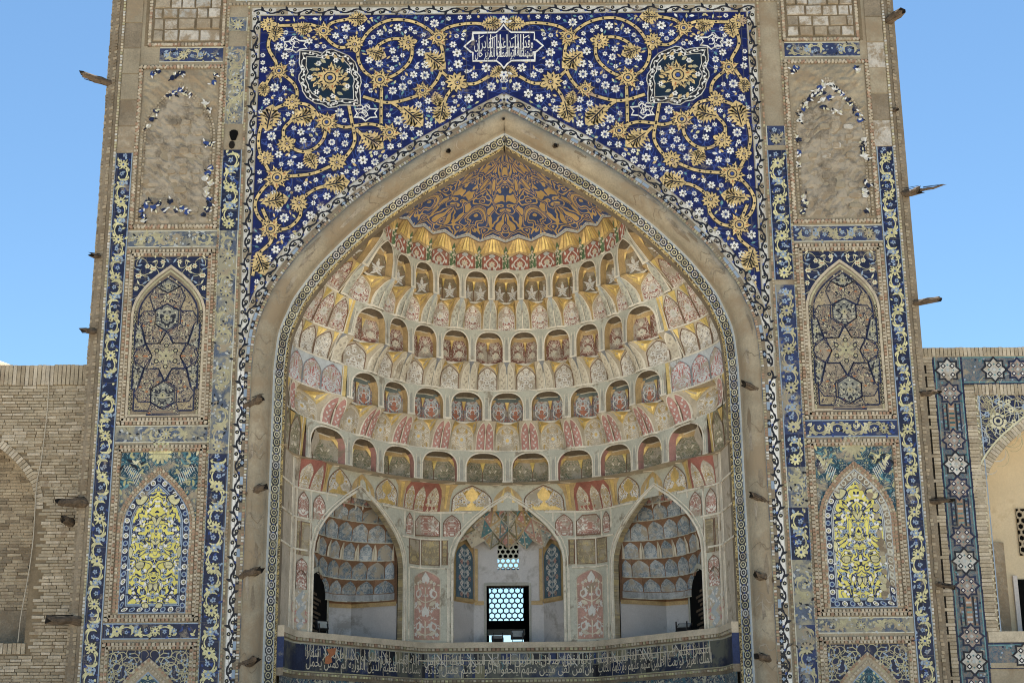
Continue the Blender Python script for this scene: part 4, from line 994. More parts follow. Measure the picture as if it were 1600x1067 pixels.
ss = sorted(set(list(np.linspace(-SMAX, SMAX, 67)) + [float(x) for x in SC] + [c + q * A['hw'] * x for A in (CA, SA) for c in ((A['c'], -A['c']) if A['c'] else (0,)) for q in (-1, 1) for x in (AX[::1] + [1.0])]))
g = G(); c = Cv(g, wall)
for a, b in zip(ss, ss[1:]):
    if b - a < 1e-5: continue
    za, zb_ = opening(a + 1e-6), opening(b - 1e-6); n = 12
    zr = lambda q: [q + (max(q, Z9) - q) * j / 4 for j in range(4)] + [max(q, Z9) + (ZB - max(q, Z9)) * j / 8 for j in range(9)]
    I = [(c.P(a, p, 0), c.P(b, r, 0)) for p, r in zip(zr(za), zr(zb_))]
    for j in range(n): g.f((I[j][0], I[j][1], I[j + 1][1], I[j + 1][0]), "m_grey" if abs((a + b) / 2) < 7.75 else "m_taupe")
for A in (CA, SA, dict(SA, c=-SA['c'])):       # reveals of the three arches
    pts = [(A['c'] + x, z) for x, z in arch_pts(A['hw'], FLOOR, A['sp'], A['ap'], 2)]
    lo = [c.P(*p, 0) for p in pts]; hi = [c.P(*p, -.20) for p in pts]
    for i in range(len(pts) - 1): g.f((lo[i], lo[i + 1], hi[i + 1], hi[i]), "p_tan")
c.grid(-SMAX, SMAX, 0, FLOOR, 90, 3, "plaster_dark", -.01)
nw = put(g, "niche_wall", portal)
for A in (CA, SA, dict(SA, c=-SA['c'])):
    g = G(); c = Cv(g, wall)
    for o, wd, h in ((.045, .065, .05), (.14, .035, .03)):
        pts = [(A['c'] + x * (1 + o / A['hw']), FLOOR if i in (0, len(arch_pts(1, 0, 1, 2, 2)) - 1) else z + o * .8) for i, (x, z) in enumerate(arch_pts(A['hw'], FLOOR, A['sp'], A['ap'], 2))]
        c.rail(pts, wd, "rib_cream", 0, h)
    put(g, "arch_trim", nw)
def in_arch(s, z, m=.22):
    for A in (CA, SA, dict(SA, c=-SA['c'])):
        if abs(s - A['c']) < A['hw'] + m and z < arch_z((s - A['c']) * A['hw'] / (A['hw'] + m), A['hw'], A['sp'], A['ap']) + m: return True
    return False
def motif(c, uc, v0, v1, hw, cols, n, h, seed, sz=1.0, keep=None):
    """mirrored spray of leaves, curls and dots about the axis u = uc"""
    r = random.Random(seed)
    for k in range(n):
        x = r.uniform(.04, 1) * hw; z = r.uniform(v0, v1); t = r.random(); a = r.uniform(-1.6, 1.6); m = r.choice(cols); L_ = r.uniform(.10, .19) * sz
        if keep and not keep(x, z): continue
        for q in (-1, 1):
            u = uc + q * x; aa = a if q > 0 else math.pi - a
            if t < .5: c.leaf((u, z), aa, L_, L_ * .45, m, h)
            elif t < .75: c.curl((u, z), aa, L_ * 1.5, .8 * q, .03 * sz, m, h, 6)
            else: c.flower((u, z), L_ * .42, m, None, h, 5, a)
# painted panels between the arches (s0, s1, z0, z1, field, ornament colours, arched?)
PP = [(-2.95, -2.10, 8.47, 9.12, "p_panelrose", ["m_white", "m_pink"], 2), (-2.02, -1.42, 8.47, 9.12, "p_panelrose", ["m_white", "m_cream"], 1), (-3.42, -3.04, 8.47, 9.12, "p_panelrose", ["m_white", "m_cream"], 1),
      (-2.02, -1.86, 7.60, 8.34, "p_tan", ["m_cream"], 0), (-2.68, -2.10, 7.60, 8.34, "p_tan", ["m_cream", "m_goldbrown"], 0), (-3.22, -2.76, 7.60, 8.34, "p_tan", ["m_goldbrown", "m_cream"], 0),
      (-3.07, -1.98, 5.36, 7.44, "m_rose", ["m_white", "m_cream"], 3),
      (-8.12, -7.62, 8.42, 9.12, "p_panelrose", ["m_white", "m_red"], 1), (-7.50, -6.95, 8.42, 9.12, "p_panelrose", ["m_white", "m_red"], 1),
      (-8.12, -7.98, 7.36, 8.28, "p_tan", ["m_cream"], 0), (-7.92, -7.52, 7.36, 8.28, "p_tan", ["m_cream", "m_gold"], 0), (-8.12, -7.62, 6.82, 7.26, "p_panelrose", ["m_white"], 1), (-8.12, -7.62, 6.42, 6.95, "p_panelrose", ["m_white", "m_cream"], 1),
      (-8.12, -7.60, 5.36, 6.34, "m_tan", ["m_white", "m_pink"], 4)]
for sg in (-1, 1):
    for i, (s0, s1, z0, z1, m, oc, kind) in enumerate(PP):
        a, b = sorted((-sg * s0, -sg * s1)); uc = (a + b) / 2; hw = (b - a) / 2
        g = G(); c = Cv(g, wall, uc, i * 1.7); zc = (z0 + z1) / 2
        if any(in_arch(u, z0 + .1, .12) for u in (a + .06, b - .06)) and kind != 3 and (z1 < 8.4 or in_arch(uc, zc, .1)): continue
        nn = max(2, int((b - a) / .12))
        if kind == 2:
            q = [(a, z0), (b, z0), (b, z1 - .22), (b - .18, z1 - .03), (a + .18, z1 - .03), (a, z1 - .22)]
            vs = [z0, z1 - .22, z1 - .03]; c.mono(vs, [a, a, a + .2], [b, b, b - .2], m, .012, nn); pass
            c.rib(q, .025, "m_brown", .02, True)
        elif kind == 1:
            sp_ = z0 + (z1 - z0) * .55; c.archfill(uc, hw * .86, z0, sp_, z1, m, .012, nn); c.archline(uc, hw * .88, z0, sp_, z1, .025, "m_brown", .02)
        elif kind == 3:
            c.archfill(uc, hw * .82, z0, z1 - .32, z1 - .02, m, .012, 8)
            for z, k in ((z1 - .35, 0), (z1 - .72, 1), (z1 - 1.05, 2), (z1 - 1.35, 0), (z1 - 1.7, 1), (z1 - 1.95, 2)):
                if k == 0: c.leaf((uc, z - .12), 1.571, .42, .26, "m_white", .018); c.flower((uc, z - .08), .1, "m_rose", None, .021, 5)
                for q in (-1, 1):
                    if k == 1: c.leaf((uc + q * .30, z - .14), 1.57 + q * .35, .34, .24, "m_white", .018); c.leaf((uc + q * .30, z - .08), 1.57 + q * .35, .2, .12, "m_rose", .021); c.rib([(uc, z - .25), (uc + q * .15, z - .2), (uc + q * .3, z - .12)], .035, "m_cream", .017)
                    if k == 2: c.leaf((uc + q * .12, z), (.5 if q > 0 else math.pi - .5), .26, .12, "m_cream", .018); c.flower((uc + q * .36, z + .02), .07, "m_white", None, .018, 5)
            c.rib([(uc, z0 + .05), (uc, z1 - .3)], .04, "m_cream", .016); motif(c, uc, z0 + .1, z1 - .35, hw * .7, oc, 34, .017, 5, .8)
            c.archline(uc, hw * .84, z0, z1 - .3, z1, .03, "m_cream", .02)
        elif kind == 4:
            c.grid(a, b, z0, z1, nn, 4, m, .012); n = 8
            pts = [(uc + hw * .45 * (1 if k % 2 else -1), z0 + (z1 - z0) * k / 5) for k in range(6)]
            c.rib(pts, .15, "m_greyblue", .017); motif(c, uc, z0, z1, hw * .9, oc, 12, .02, 8)
        else:
            c.grid(a, b, z0, z1, nn, 3, m, .012); c.rib([(a, z0), (b, z0), (b, z1), (a, z1)], .022, "m_brown", .016, True)
        put(g, "painted_panel", nw)
g = G(); c = Cv(g, wall)                           # cream fillets that grid the wall
for z in (9.2, 8.38, 7.5):
    run = []
    for s_ in np.linspace(-SMAX, SMAX, 170):
        if in_arch(s_, z, .2): 
            if len(run) > 1: c.rail(run, .05, "rib_cream", 0, .03)
            run = []
        else: run.append((float(s_), z))
    if len(run) > 1: c.rail(run, .05, "rib_cream", 0, .03)
for sg in (-1, 1):
    for s_, z0, z1 in ((1.84, 5.3, 7.5), (3.22, 5.3, 7.5), (2.06, 7.5, 9.2), (3.0, 8.38, 9.2), (2.72, 7.5, 8.38), (1.38, 8.9, 9.2), (7.56, 5.3, 9.2), (8.17, 5.3, 9.2), (3.45, 8.6, 9.2), (6.9, 9.0, 9.2), (8.4, 5.3, 10), (8.5, 5.3, 10.0)):
        c.rail([(sg * s_, z0 + (z1 - z0) * k / 6) for k in range(7)], .04, "rib_cream", 0, .03)
put(g, "wall_fillets", nw, "stuff")

# ---- band of painted lunettes under the honeycomb ---------------------------
def s_of(phi):                                     # wall coordinate at an angle seen from the centre
    a = np.arctan2(PLR[:, 0], PLR[:, 1] - Y0); return float(np.interp(R(phi), a, SC))
g0 = G(); c0 = Cv(g0, wall)
for sg in (-1, 1):
    spec = [(5, 17.5, 'lun'), (21.5, 26, 'tri'), (26, 30.5, 'tri'), (30.5, 35, 'tri'), (38.5, 48, 'lun'), (59, 69.5, 'lun'), (72, 77, 'tri'), (77, 81.5, 'tri')]
    for p0, p1, k in spec:
        a, b = s_of(p0), s_of(p1); uc, hw = (a + b) / 2 * sg, (b - a) / 2
        g = G(); c = Cv(g, wall, uc, p0 * .37)
        if k == 'lun':
            c.archfill(uc, hw * .97, 9.24, 9.55, 10.0, "p_lunette", .014, 8)
            c.leaf((uc, 9.5), 1.571, .46, .42, "m_gold", .02); c.fan((uc, 9.36), [(uc + x * hw, 9.24 + z) for x, z in ((-.9, .02), (-.55, .14), (-.3, .1), (0, .3), (.3, .1), (.55, .14), (.9, .02))], "m_gold", .019)
            c.archline(uc, hw * .98, 9.24, 9.55, 10.0, .03, "m_brown", .022)
        else:
            c.grid(a * sg - (.05 if sg > 0 else -.05), b * sg, 9.23, 10.02, 4, 4, "m_red", .008)
            c.archfill(uc, hw * .86, 9.24, 9.6, 9.92, "p_taupe", .014, 6)
        put(g, "lunette" if k == 'lun' else "painted_arch", nw)
    for p0, p1 in ((17.5, 21.5), (35, 38.5), (48, 59), (69.5, 72), (0.3, 5)):
        a, b = s_of(p0), s_of(p1); us = [a, (a + b) / 2, b]
        if p0 in (48, 0.3):
            c0.archfill((a + b) / 2 * sg if p0 == 48 else 0, (b - a) / 2 * .9 if p0 == 48 else b * .9, 9.24, 9.5, 10.0, "m_goldbrown", .012, 6); c0.archfill((a + b) / 2 * sg if p0 == 48 else 0, (b - a) / 2 * .6 if p0 == 48 else b * .65, 9.24, 9.45, 9.85, "m_grey", .018, 5)
            for q in (-1, 1): c0.rib([((a + b) / 2 * sg * (p0 == 48) + q * .2, 9.5), ((a + b) / 2 * sg * (p0 == 48) + q * .1, 9.95)], [.12, .02], "m_gold", .022)
        else:
            c0.mono([9.24, 9.6, 9.85, 10.02], [sg * (us[1] - (b - a) * k) for k in (.35, .35, .5, .9)], [sg * (us[1] + (b - a) * k) for k in (.35, .35, .5, .9)], "m_goldbrown", .016, 4)
            c0.rib([(sg * us[1], 9.3), (sg * us[1], 9.98)], [.05, .14], "m_gold", .022)
put(g0, "gilt_squinches", nw, "stuff")

# ------------------------------------------------------------------ honeycomb vault
# tiers from below: z, then radii: cells (foot, head at the axis, head at the pilasters), niches (back, pier front)
ZT = [10.03, 11.0, 11.85, 12.78, 13.58, 14.58, 15.42, 16.37, 17.3]
TIER = {
 0: dict(k='niche', rr=(5.50, 5.0), d=16.3, c0=8.15, n=5, front="m_grey", side="m_pink", back="p_green", top="m_goldbrown", gold="m_gold"),
 1: dict(k='cell', rr=(5.0, 4.82, 4.47), d=16.3, c0=0.0, n=5, base="m_tan", panel="p_taupe", pil="m_pink", pilorn="m_white", tip="m_cream", gold="m_gold", hub="m_gold"),
 2: dict(k='niche', rr=(4.90, 4.47), d=16.0, c0=0.0, n=4, front="m_grey", side="m_goldbrown", back="p_bluered", top="m_teal", gold="m_goldbrown", blob=True),
 3: dict(k='cell', rr=(4.47, 4.32, 4.0), d=15.5, c0=7.75, n=5, base="m_tan", panel="p_whiteflower", pil="m_cream", pilorn="m_taupe", tip="m_bluegrey", gold="m_gold", hub=None),
 4: dict(k='niche', rr=(4.40, 4.0), d=15.2, c0=7.6, n=5, front="m_grey", side="m_goldbrown", back="p_rose", top="m_goldbrown", gold="m_goldbrown", vase=True),
 5: dict(k='cell', rr=(4.0, 3.88, 3.52), d=15.0, c0=0.0, n=5, base="m_goldbrown", panel="p_redwhite", pil="m_grey", pilorn="m_greydark", tip="m_greyblue", gold="m_gold", hub="m_cream"),
 6: dict(k='niche', rr=(3.95, 3.52), d=14.8, c0=0.0, n=6, front="m_grey", side="m_goldbrown", back="p_brown", top="m_goldbrown", gold="m_gold", flower=True),
 7: dict(k='tall', rr=(3.52, 3.36), d=13.7, c0=6.85, n=6, base="m_taupe", panel="m_red", orn=["m_white", "m_cream", "m_white"], pil="m_taupe", gold="m_gold"),
}
PIER = ([10.03, 11, 11.85, 12.78, 13.58, 14.58, 15.42, 16.37, 17.3], [5.0, 5.0, 4.47, 4.47, 4.0, 4.0, 3.52, 3.52, 3.36])
def VP(r, ang, z):
    """vault point: rings are round at the back and flare out to meet the arch in front"""
    d = abs(math.degrees(ang))
    if d > 62:
        k = sst((d - 62) / 32); r += k * max(0.0, intr(z) + .08 - float(np.interp(z, *PIER)))
        z += k * .28 * min(1.0, max(0.0, z - 10.03))
    return (r * math.sin(ang), r * math.cos(ang), z)
HEAD = dict(cell=lambda t: t['rr'][2], niche=lambda t: t['rr'][1], tall=lambda t: t['rr'][1])
def sst(x): x = min(max(x, 0), 1); return x * x * (3 - 2 * x)
def round_arch(hw, z0, sp, ap, n=9):              # depressed round head
    pts = [(-hw * math.cos(math.pi / 2 * k / n) ** .78, sp + (ap - sp) * math.sin(math.pi / 2 * k / n) ** .95) for k in range(n + 1)]
    pts[-1] = (0.0, ap); R_ = [(-x, z) for x, z in pts[::-1][1:]]
    return [(-hw, z0)] + pts + R_ + [(hw, z0)]
def make_niche(T, z0, z1, a, p0=0.0):
    """one hollow cell: thin pierced front with hanging piers, deep gilded cheeks, folded painted back, dark soffit"""
    H = z1 - z0; rb, r1 = T['rr']; Rm = r1; g = G(); W = a * Rm; hwA = W * .79
    pol = lambda u, r, z: VP(r, p0 + u / Rm, z)
    zf = z0 + .02; sp, ap = z0 + .46 * H, z0 + .95 * H
    front = Cv(g, lambda u, v, h: pol(u, r1 - h, v))
    pts = round_arch(hwA, zf, sp, ap)
    for p, q in zip(pts[1:], pts[2:-1]): g.f((front.P(*p, 0), front.P(*q, 0), front.P(q[0], z1, 0), front.P(p[0], z1, 0)), T['front'])
    for q in (-1, 1): front.mono([zf, sp, z1], [q * hwA] * 3, [q * W] * 3, T['front'], 0, 2)
    pm = 'm_greydark'
    for q in (-1, 1): front.mono([zf, sp, z0 + .72 * H], [q * W * .90, q * W * .90, q * W * .97], [q * W] * 3, pm, .008, 1)
    dep = .22; lo = [front.P(*p, 0) for p in pts]; hi = [front.P(p[0] * 1.0, p[1], -dep) for p in pts]
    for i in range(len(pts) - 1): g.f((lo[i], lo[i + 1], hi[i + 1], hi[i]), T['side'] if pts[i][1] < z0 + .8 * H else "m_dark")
    front.rib([(x * 1.035, z + (.012 if z > sp else 0)) for x, z in pts], .042, "rib_cream", .015)
    for q in (-1, 1):
        g.f(tuple(g.v(pol(q * x, r, z0 + .02)) for x, r in ((hwA, r1), (W, r1), (W, rb + .05), (hwA, rb + .05))), T['front'])   # underside of the pier
        front.rib([(q * hwA * .97, zf + .012), (q * W, zf + .012)], .055, "rib_cream", .022)
        front.rib([(q * W * .90, zf), (q * W * .90, z0 + .8 * H)], .02, "rib_cream", .012)
    # folded back: two facets meeting in a crease, curving forward into the soffit
    bw = hwA
    def back(u, v, h):
        t = max(0.0, (v - z0) / (ap - z0)); k = min(abs(u) / bw, 1); r = rb - (rb - r1 - dep) * (k ** 1.4); q = max(0, (t - .62) / .38); r += (r1 + .05 - r) * min(1, q ** 2.2)
        return pol(u, r - h, v)
    b = Cv(g, back, lambda u: abs(abs(u) - bw * .5), 3.3)
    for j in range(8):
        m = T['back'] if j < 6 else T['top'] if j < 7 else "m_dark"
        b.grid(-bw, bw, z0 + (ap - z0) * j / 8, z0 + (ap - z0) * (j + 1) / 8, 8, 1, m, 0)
    b.rib([(0, z0), (0, z0 + .5 * H)], .02, "m_brown", .012)
    b.rib([(-bw * .55, z0 + .80 * H), (0, z0 + .83 * H), (bw * .55, z0 + .80 * H)], .022, "m_cream", .02)
    for q in (-1, 1):
        u = q * bw * .5
        b.mono([z0 + .38 * H, z0 + .5 * H, z0 + .57 * H], [u - bw * .40, u - bw * .3, u - .01], [u + bw * .40, u + bw * .3, u + .01], T['back'], .006, 4)
        if T.get('flower'):
            b.flower((u, z0 + .27 * H), .105, "m_white", "m_cream", .02, 7, .3, .45); b.leaf((u, z0 + .34 * H), 1.57, .2, .08, "m_white", .02); b.disc((u, z0 + .56 * H), .03, "m_cream", .02, 6)
            for k in (-1, 1): b.leaf((u, z0 + .20 * H), -1.57 + k * .8, .17, .06, "m_white", .02); b.leaf((u, z0 + .3 * H), 1.57 + k * 1.0, .19, .06, "m_white", .02)
        if T.get('blob'):
            b.flower((u, z0 + .40 * H), .12, "m_orange", None, .02, 5, .3, .5); b.flower((u, z0 + .2 * H), .10, "m_orange", None, .02, 5, 1.3, .5)
            for k in (-1, 1):
                b.curl((u + k * .05, z0 + .12 * H), 1.57 - k * .9, .26, k * .75, .035, "m_white", .023, 8); b.curl((u + k * .06, z0 + .32 * H), 1.57 - k * .9, .24, k * .75, .03, "m_paleblue", .023, 8); b.leaf((u + k * .12, z0 + .5 * H), 1.57 - k * .3, .14, .06, "m_bluegrey", .023)
        if T.get('vase'):
            b.flower((u, z0 + .28 * H), .11, "m_cream", "m_grey", .02, 8, .2, .6); b.leaf((u, z0 + .46 * H), 1.57, .17, .11, "m_cream", .02)
        b.fan((q * bw * .80, z0 + .68 * H), [(q * bw * .97, z0 + .50 * H), (q * bw * .64, z0 + .76 * H), (q * bw * .90, z0 + .76 * H)], T['gold'], .022)
    b.fan((0, z0 + .62 * H), [(0, z0 + .42 * H), (bw * .13, z0 + .72 * H), (-bw * .13, z0 + .72 * H)], "m_goldbright" if T['gold'] == "m_gold" else "m_gold", .03)
    b.rib([(-bw, z0 + .015)] + [(bw * k / 6, z0 + .015) for k in range(-5, 6)] + [(bw, z0 + .015)], .06, "rib_cream", .04)
    return g
def make_cell(T, z0, z1, a, p0=0.0):
    """one leaning cell: recessed painted panel between two halves of the pilaster pairs that carry the piers above"""
    H = z1 - z0; r0, rc, rp = T['rr']; Rm = r0; g = G(); W = a * Rm
    def f(u, v, h):
        t = max(0.0, min(1.0, (v - z0) / H)); w_ = min(abs(u) / W, 1.0)
        pan = r0 + .03 + (rc - r0) * t + .07 * (1 - min(w_ / .52, 1) ** 2)
        pil = r0 - .02 + (rp - r0 + .02) * (.35 * t + .65 * t * t) - .02 * (1 - abs(2 * (w_ - .62) / .38 - 1))
        k = sst((w_ - (.56 - .16 * t * t)) / .10)
        r = pan + (pil - pan) * k
        return VP(r - h, p0 + u / Rm, v)
    c = Cv(g, f, 0, 1.7); c.grid(-W, W, z0, z1, 28, 8, T['base'], 0)
    pw = W * .50; sp, ap = z0 + .52 * H, z0 + .93 * H
    c.archfill(0, pw, z0 + .03, sp, ap, T['panel'], .012, 8)
    c.archline(0, pw * .97, z0 + .03, sp, ap, .024, "m_cream" if T['panel'] != "p_whiteflower" else "m_brown", .018)
    if T['hub']: c.flower((0, z0 + .42 * H), .13, "m_white", T['hub'], .02, 8, .2, .65, .45)
    else:
        for x, z in ((0, .35), (.24, .5), (-.24, .5), (.2, .22), (-.2, .22), (0, .66)): c.flower((x * W, z0 + z * H), .075, "m_white", "m_brown", .02, 6)
    for q in (-1, 1):
        c.fan((q * W * .44, z0 + .88 * H), [(q * W * .50, z0 + .62 * H), (q * W * .53, z0 + .74 * H), (q * W * .60, z1 - .01), (q * W * .12, z1 - .01), (q * W * .34, z0 + .85 * H)], T['gold'], .024)
        c.fan((q * W * .46, z0 + .9 * H), [(q * W * .50, z0 + .70 * H), (q * W * .53, z1 - .03), (q * W * .34, z1 - .03)], "m_goldbright", .028)
        vs = [z0 + H * t for t in (.01, .3, .5, .66, .8, .9, .97)]
        lf = [q * W * k for k in (.61, .61, .61, .64, .70, .79, .92)]; rt = [q * W * k for k in (.965, .965, .965, .965, .97, .975, .985)]
        c.mono(vs, lf, rt, T['pil'], .022, 3)
        c.rib(list(zip(lf, vs)), .028, "rib_cream", .030); c.rib([(x, v) for x, v in zip(rt, vs)], .02, "m_brown" if T['pil'] == "m_pink" else "m_greydark", .026)
        c.rib([(q * W * .995, z0), (q * W * .995, z0 + .6 * H)], .03, "rib_cream", .028)
        for k in range(7): c.leaf((q * W * .79, z0 + H * (.04 + .105 * k)), 1.57 + (.7 if k % 2 else -.7), .10, .05, T['pilorn'], .028)
        c.fan((q * W * .95, z0 + .92 * H), [(q * W * 1.0, z0 + .58 * H), (q * W * 1.0, z1), (q * W * .84, z1 - .005), (q * W * .95, z0 + .84 * H)], T['tip'], .032)
    c.rib([(W * k / 8, z0 + .016) for k in range(-8, 9)], .06, "rib_cream", .04)
    return g
def make_tall(T, z0, z1, a, p0=0.0):
    H = z1 - z0; r0, r1 = T['rr']; Rm = (r0 + r1) / 2; g = G(); W = a * Rm
    def f(u, v, h):
        t = (v - z0) / H; w_ = abs(u) / W
        r = r0 + (r1 - r0) * t * t + .13 * (1 - w_ ** 2) * (1 - sst((t - .4) / .6)); return VP(r - h, p0 + u / Rm, v)
    c = Cv(g, f); ztop = lambda u: z1 - .02 + .14 * (1 - abs(u) / W)
    us = [W * k / 8 for k in range(-8, 9)]
    I = [[c.P(u, z0 + (ztop(u) - z0) * j / 8, 0) for u in us] for j in range(9)]
    for j in range(8):
        for i in range(16): g.f((I[j][i], I[j][i + 1], I[j + 1][i + 1], I[j + 1][i]), T['base'] if j < 4 else "m_goldbrown")
    pw = W * .72; sp, ap = z0 + .40 * H, z0 + .60 * H
    c.archfill(0, pw, z0 + .03, sp, ap, T['panel'], .012, 8)
    c.archline(0, pw, z0 + .03, sp, ap, .02, "m_brown", .018)
    c.leaf((0, z0 + .46 * H), 1.57, .13, .2, "m_greyblue", .02)
    for q in (-1, 1):
        c.rib([(q * pw * .12, z0 + .46 * H), (q * pw * .5, z0 + .34 * H), (q * pw * .62, z0 + .25 * H), (q * pw * .45, z0 + .14 * H), (q * pw * .1, z0 + .08 * H)], .035, "m_white", .018)
        c.leaf((q * pw * .4, z0 + .05 * H), 1.57 + q * .6, .15, .08, "m_white", .018); c.leaf((q * pw * .74, z0 + .36 * H), 1.57, .13, .06, "m_white", .018); c.leaf((q * pw * .74, z0 + .12 * H), 1.57, .15, .06, "m_white", .018)
    c.flower((0, z0 + .25 * H), .10, "m_cream", "m_greyblue", .02, 8, 0, .6)
    for k in range(-3, 3):                     # gilt folded fan
        u0, u1 = W * .97 * k / 3, W * .97 * (k + 1) / 3
        c.fan(((u0 + u1) / 3.4, z0 + .84 * H), [(u0 * .95, z0 + .54 * H + .12 * (1 - abs(u0) / W)), (u1 * .95, z0 + .54 * H + .12 * (1 - abs(u1) / W)), (u1 * .5, ztop(u1 * .5) - .08), (u0 * .5, ztop(u0 * .5) - .08)], "m_goldbright" if k in (-1, 0) else "m_gold", .016 + .014 * (k % 2))
        c.rib([(u0 * .95, z0 + .56 * H), (u0 * .5, ztop(u0 * .5) - .09)], .018, "m_goldbrown", .036)
    for q in (-1, 1):
        vs = [z0 + H * t for t in (.01, .4, .55, .68, .8)]
        c.mono(vs, [q * W * .80] * 3 + [q * W * .88, q * W * .97], [q * W * .995] * 5, "m_leaf", .016, 2)
        for k in range(7): c.leaf((q * W * .9, z0 + H * (.03 + .09 * k)), 1.57 + (.8 if k % 2 else -.8), .11, .06, "m_cream", .02)
        c.rib([(q * W * .995, ztop(W) - .01), (0, ztop(0) - .01)], .10, "m_greyblue", .022); c.rib([(q * W * .995, ztop(W) + .04), (0, ztop(0) + .04)], .032, "rib_cream", .026); c.rib([(q * W * .995, ztop(W) - .065), (0, ztop(0) - .065)], .025, "m_brown", .026)
        for k in range(4): c.leaf((q * W * (.15 + .22 * k), ztop(W * (.15 + .22 * k)) - .01), .5 if q > 0 else 2.6, .09, .05, "m_white" if k % 2 else "m_bluegrey", .028)
    c.rib([(W * k / 8, z0 + .016) for k in range(-8, 9)], .06, "rib_cream", .04)
    return g
MAKE = dict(niche=make_niche, cell=make_cell, tall=make_tall)
WING = {0: ("m_green", "p_green", "m_gold"), 1: ("m_tan", "p_taupe", "m_goldbright"), 2: ("m_paleblue", "p_skyred", None), 3: ("m_tan", "p_whiteflower", "m_goldbright"), 4: ("m_cream", "p_redwhite", "m_goldbright"), 5: ("m_goldbrown", "p_redwhite", "m_goldbright"), 6: ("m_grey", "p_brown", "m_gold"), 7: ("m_taupe", "p_redwhite", "m_gold")}
g = G()                                            # soffit closing the lowest ring against the wall
for q in (-1, 1):
    A = [VP(4.9, R(q * p), 10.036) for p in range(0, 101, 4)]; B = [VP(6.3, R(q * p), 10.036) for p in range(0, 101, 4)]
    for i in range(len(A) - 1): g.f(tuple(g.v((p[0], p[1] + Y0, p[2])) for p in (A[i], A[i + 1], B[i + 1], B[i])), "m_tan")
put(g, "soffit", portal)
for ti, T in TIER.items():
    z0, z1 = ZT[ti], ZT[ti + 1]; a = R(T['d'] / 2); H = z1 - z0
    cen = sorted({q * (T['c0'] + k * T['d']) for k in range(T['n'] + (T['c0'] == 0)) for q in (-1, 1)}, key=abs)
    end = max(cen) + T['d'] / 2
    tier = link("muqarnas_tier", None, portal)
    shared = None
    for x in cen:
        if abs(x) + T['d'] / 2 <= 62:
            if shared is None: gs = MAKE[T['k']](T, z0, z1, a); gs.V = (np.array(gs.V, float) * NICHE_K).tolist(); shared = gs.mesh("muqarnas_cell")
            o = link("muqarnas_cell", shared, tier, nloc((0, Y0, 0))); o.rotation_euler = (0, 0, -R(x))
        else: put(MAKE[T['k']](T, z0, z1, a, R(x)), "muqarnas_cell", tier, loc=(0, Y0, 0))
    if end > 90: continue
    rA = T['rr'][0] - (.40 if T['k'] == 'niche' else 0); rB = HEAD[T['k']](T); bg_, fld, gold = WING[ti]
    for q in (-1, 1):                              # flat painted bays between the last cell and the arch
        ps = np.linspace(end, 98, 29); pts = [VP(rA, R(p), z0) for p in ps]; cum = np.concatenate([[0], np.cumsum([math.dist(p, r) for p, r in zip(pts, pts[1:])])]); Lw = float(cum[-1])
        def f(u, v, h):
            t = (v - z0) / H; t2 = t * t * .6 + t * .4; p = VP(rA + (rB - rA) * t2 - h, R(float(np.interp(u, cum, ps))), v); return (q * p[0], p[1] + Y0, p[2])
        g = G(); lo = [f(float(u), z0, 0) for u in cum[::3]]; hi = [f(float(u), z0, -.75) for u in cum[::3]]
        for i in range(len(lo) - 1): g.f(tuple(g.v(p) for p in (lo[i], lo[i + 1], hi[i + 1], hi[i])), "m_tan")
        put(g, "soffit", tier)
        strip = .16 if T['k'] == 'niche' else .08
        nP = max(1, int(round((Lw - strip) / .62)))
        g = G(); c = Cv(g, f); c.grid(0, strip, z0, z1, 2, 5, "m_gold" if T['k'] == 'niche' else "m_tan", 0); c.rib([(strip - .01, z0), (strip - .01, z1)], .03, "rib_cream", .02); put(g, "end_strip", tier)
        for k in range(nP):
            w_ = (Lw - strip) / nP; ua, ub = strip + k * w_, strip + (k + 1) * w_; uc = (ua + ub) / 2; hw = w_ / 2 * .94
            g = G(); c = Cv(g, f, uc, 7.7 + ti); c.grid(ua, ub, z0, z1, 4, 5, bg_, 0)
            c.archfill(uc, hw, z0 + .04, z0 + .55 * H, z0 + .93 * H, fld, .014, 6); c.archline(uc, hw, z0 + .04, z0 + .55 * H, z0 + .93 * H, .024, "m_bluegrey" if ti == 2 else "m_brown", .02)
            if ti in (1, 4): c.flower((uc, z0 + .42 * H), .13, "m_white", "m_gold" if ti == 1 else "m_grey", .022, 8, .2, .65, .4)
            if ti == 3: [c.flower((uc + x * hw, z0 + y * H), .07, "m_white", "m_brown", .022, 6) for x, y in ((0, .35), (.45, .5), (-.45, .5), (.4, .2), (-.4, .2), (0, .65))]
            for ee in (-1, 1):
                if gold: c.fan((uc + ee * hw * .9, z0 + .88 * H), [(uc + ee * hw * 1.04, z0 + .66 * H), (uc + ee * hw * 1.06, z1 - .02), (uc + ee * hw * .45, z1 - .02)], gold, .022)
            c.rib([(ua + (ub - ua) * j / 4, z0 + .012) for j in range(5)], .05, "rib_cream", .03)
            put(g, "painted_panel", tier)
g = G(); prof = [(10.0, 5.9), (11.0, 5.6), (12.8, 5.1), (14.6, 4.6), (16.4, 4.25), (17.4, 3.9)]; rows = [[g.v((r * math.sin(R(x)), Y0 + r * math.cos(R(x)), z)) for x in range(-76, 77, 8)] for z, r in prof]
for p, q in zip(rows, rows[1:]):
    for i in range(len(p) - 1): g.f((p[i], p[i + 1], q[i + 1], q[i]), "m_taupe")
put(g, "vault_shell", portal)
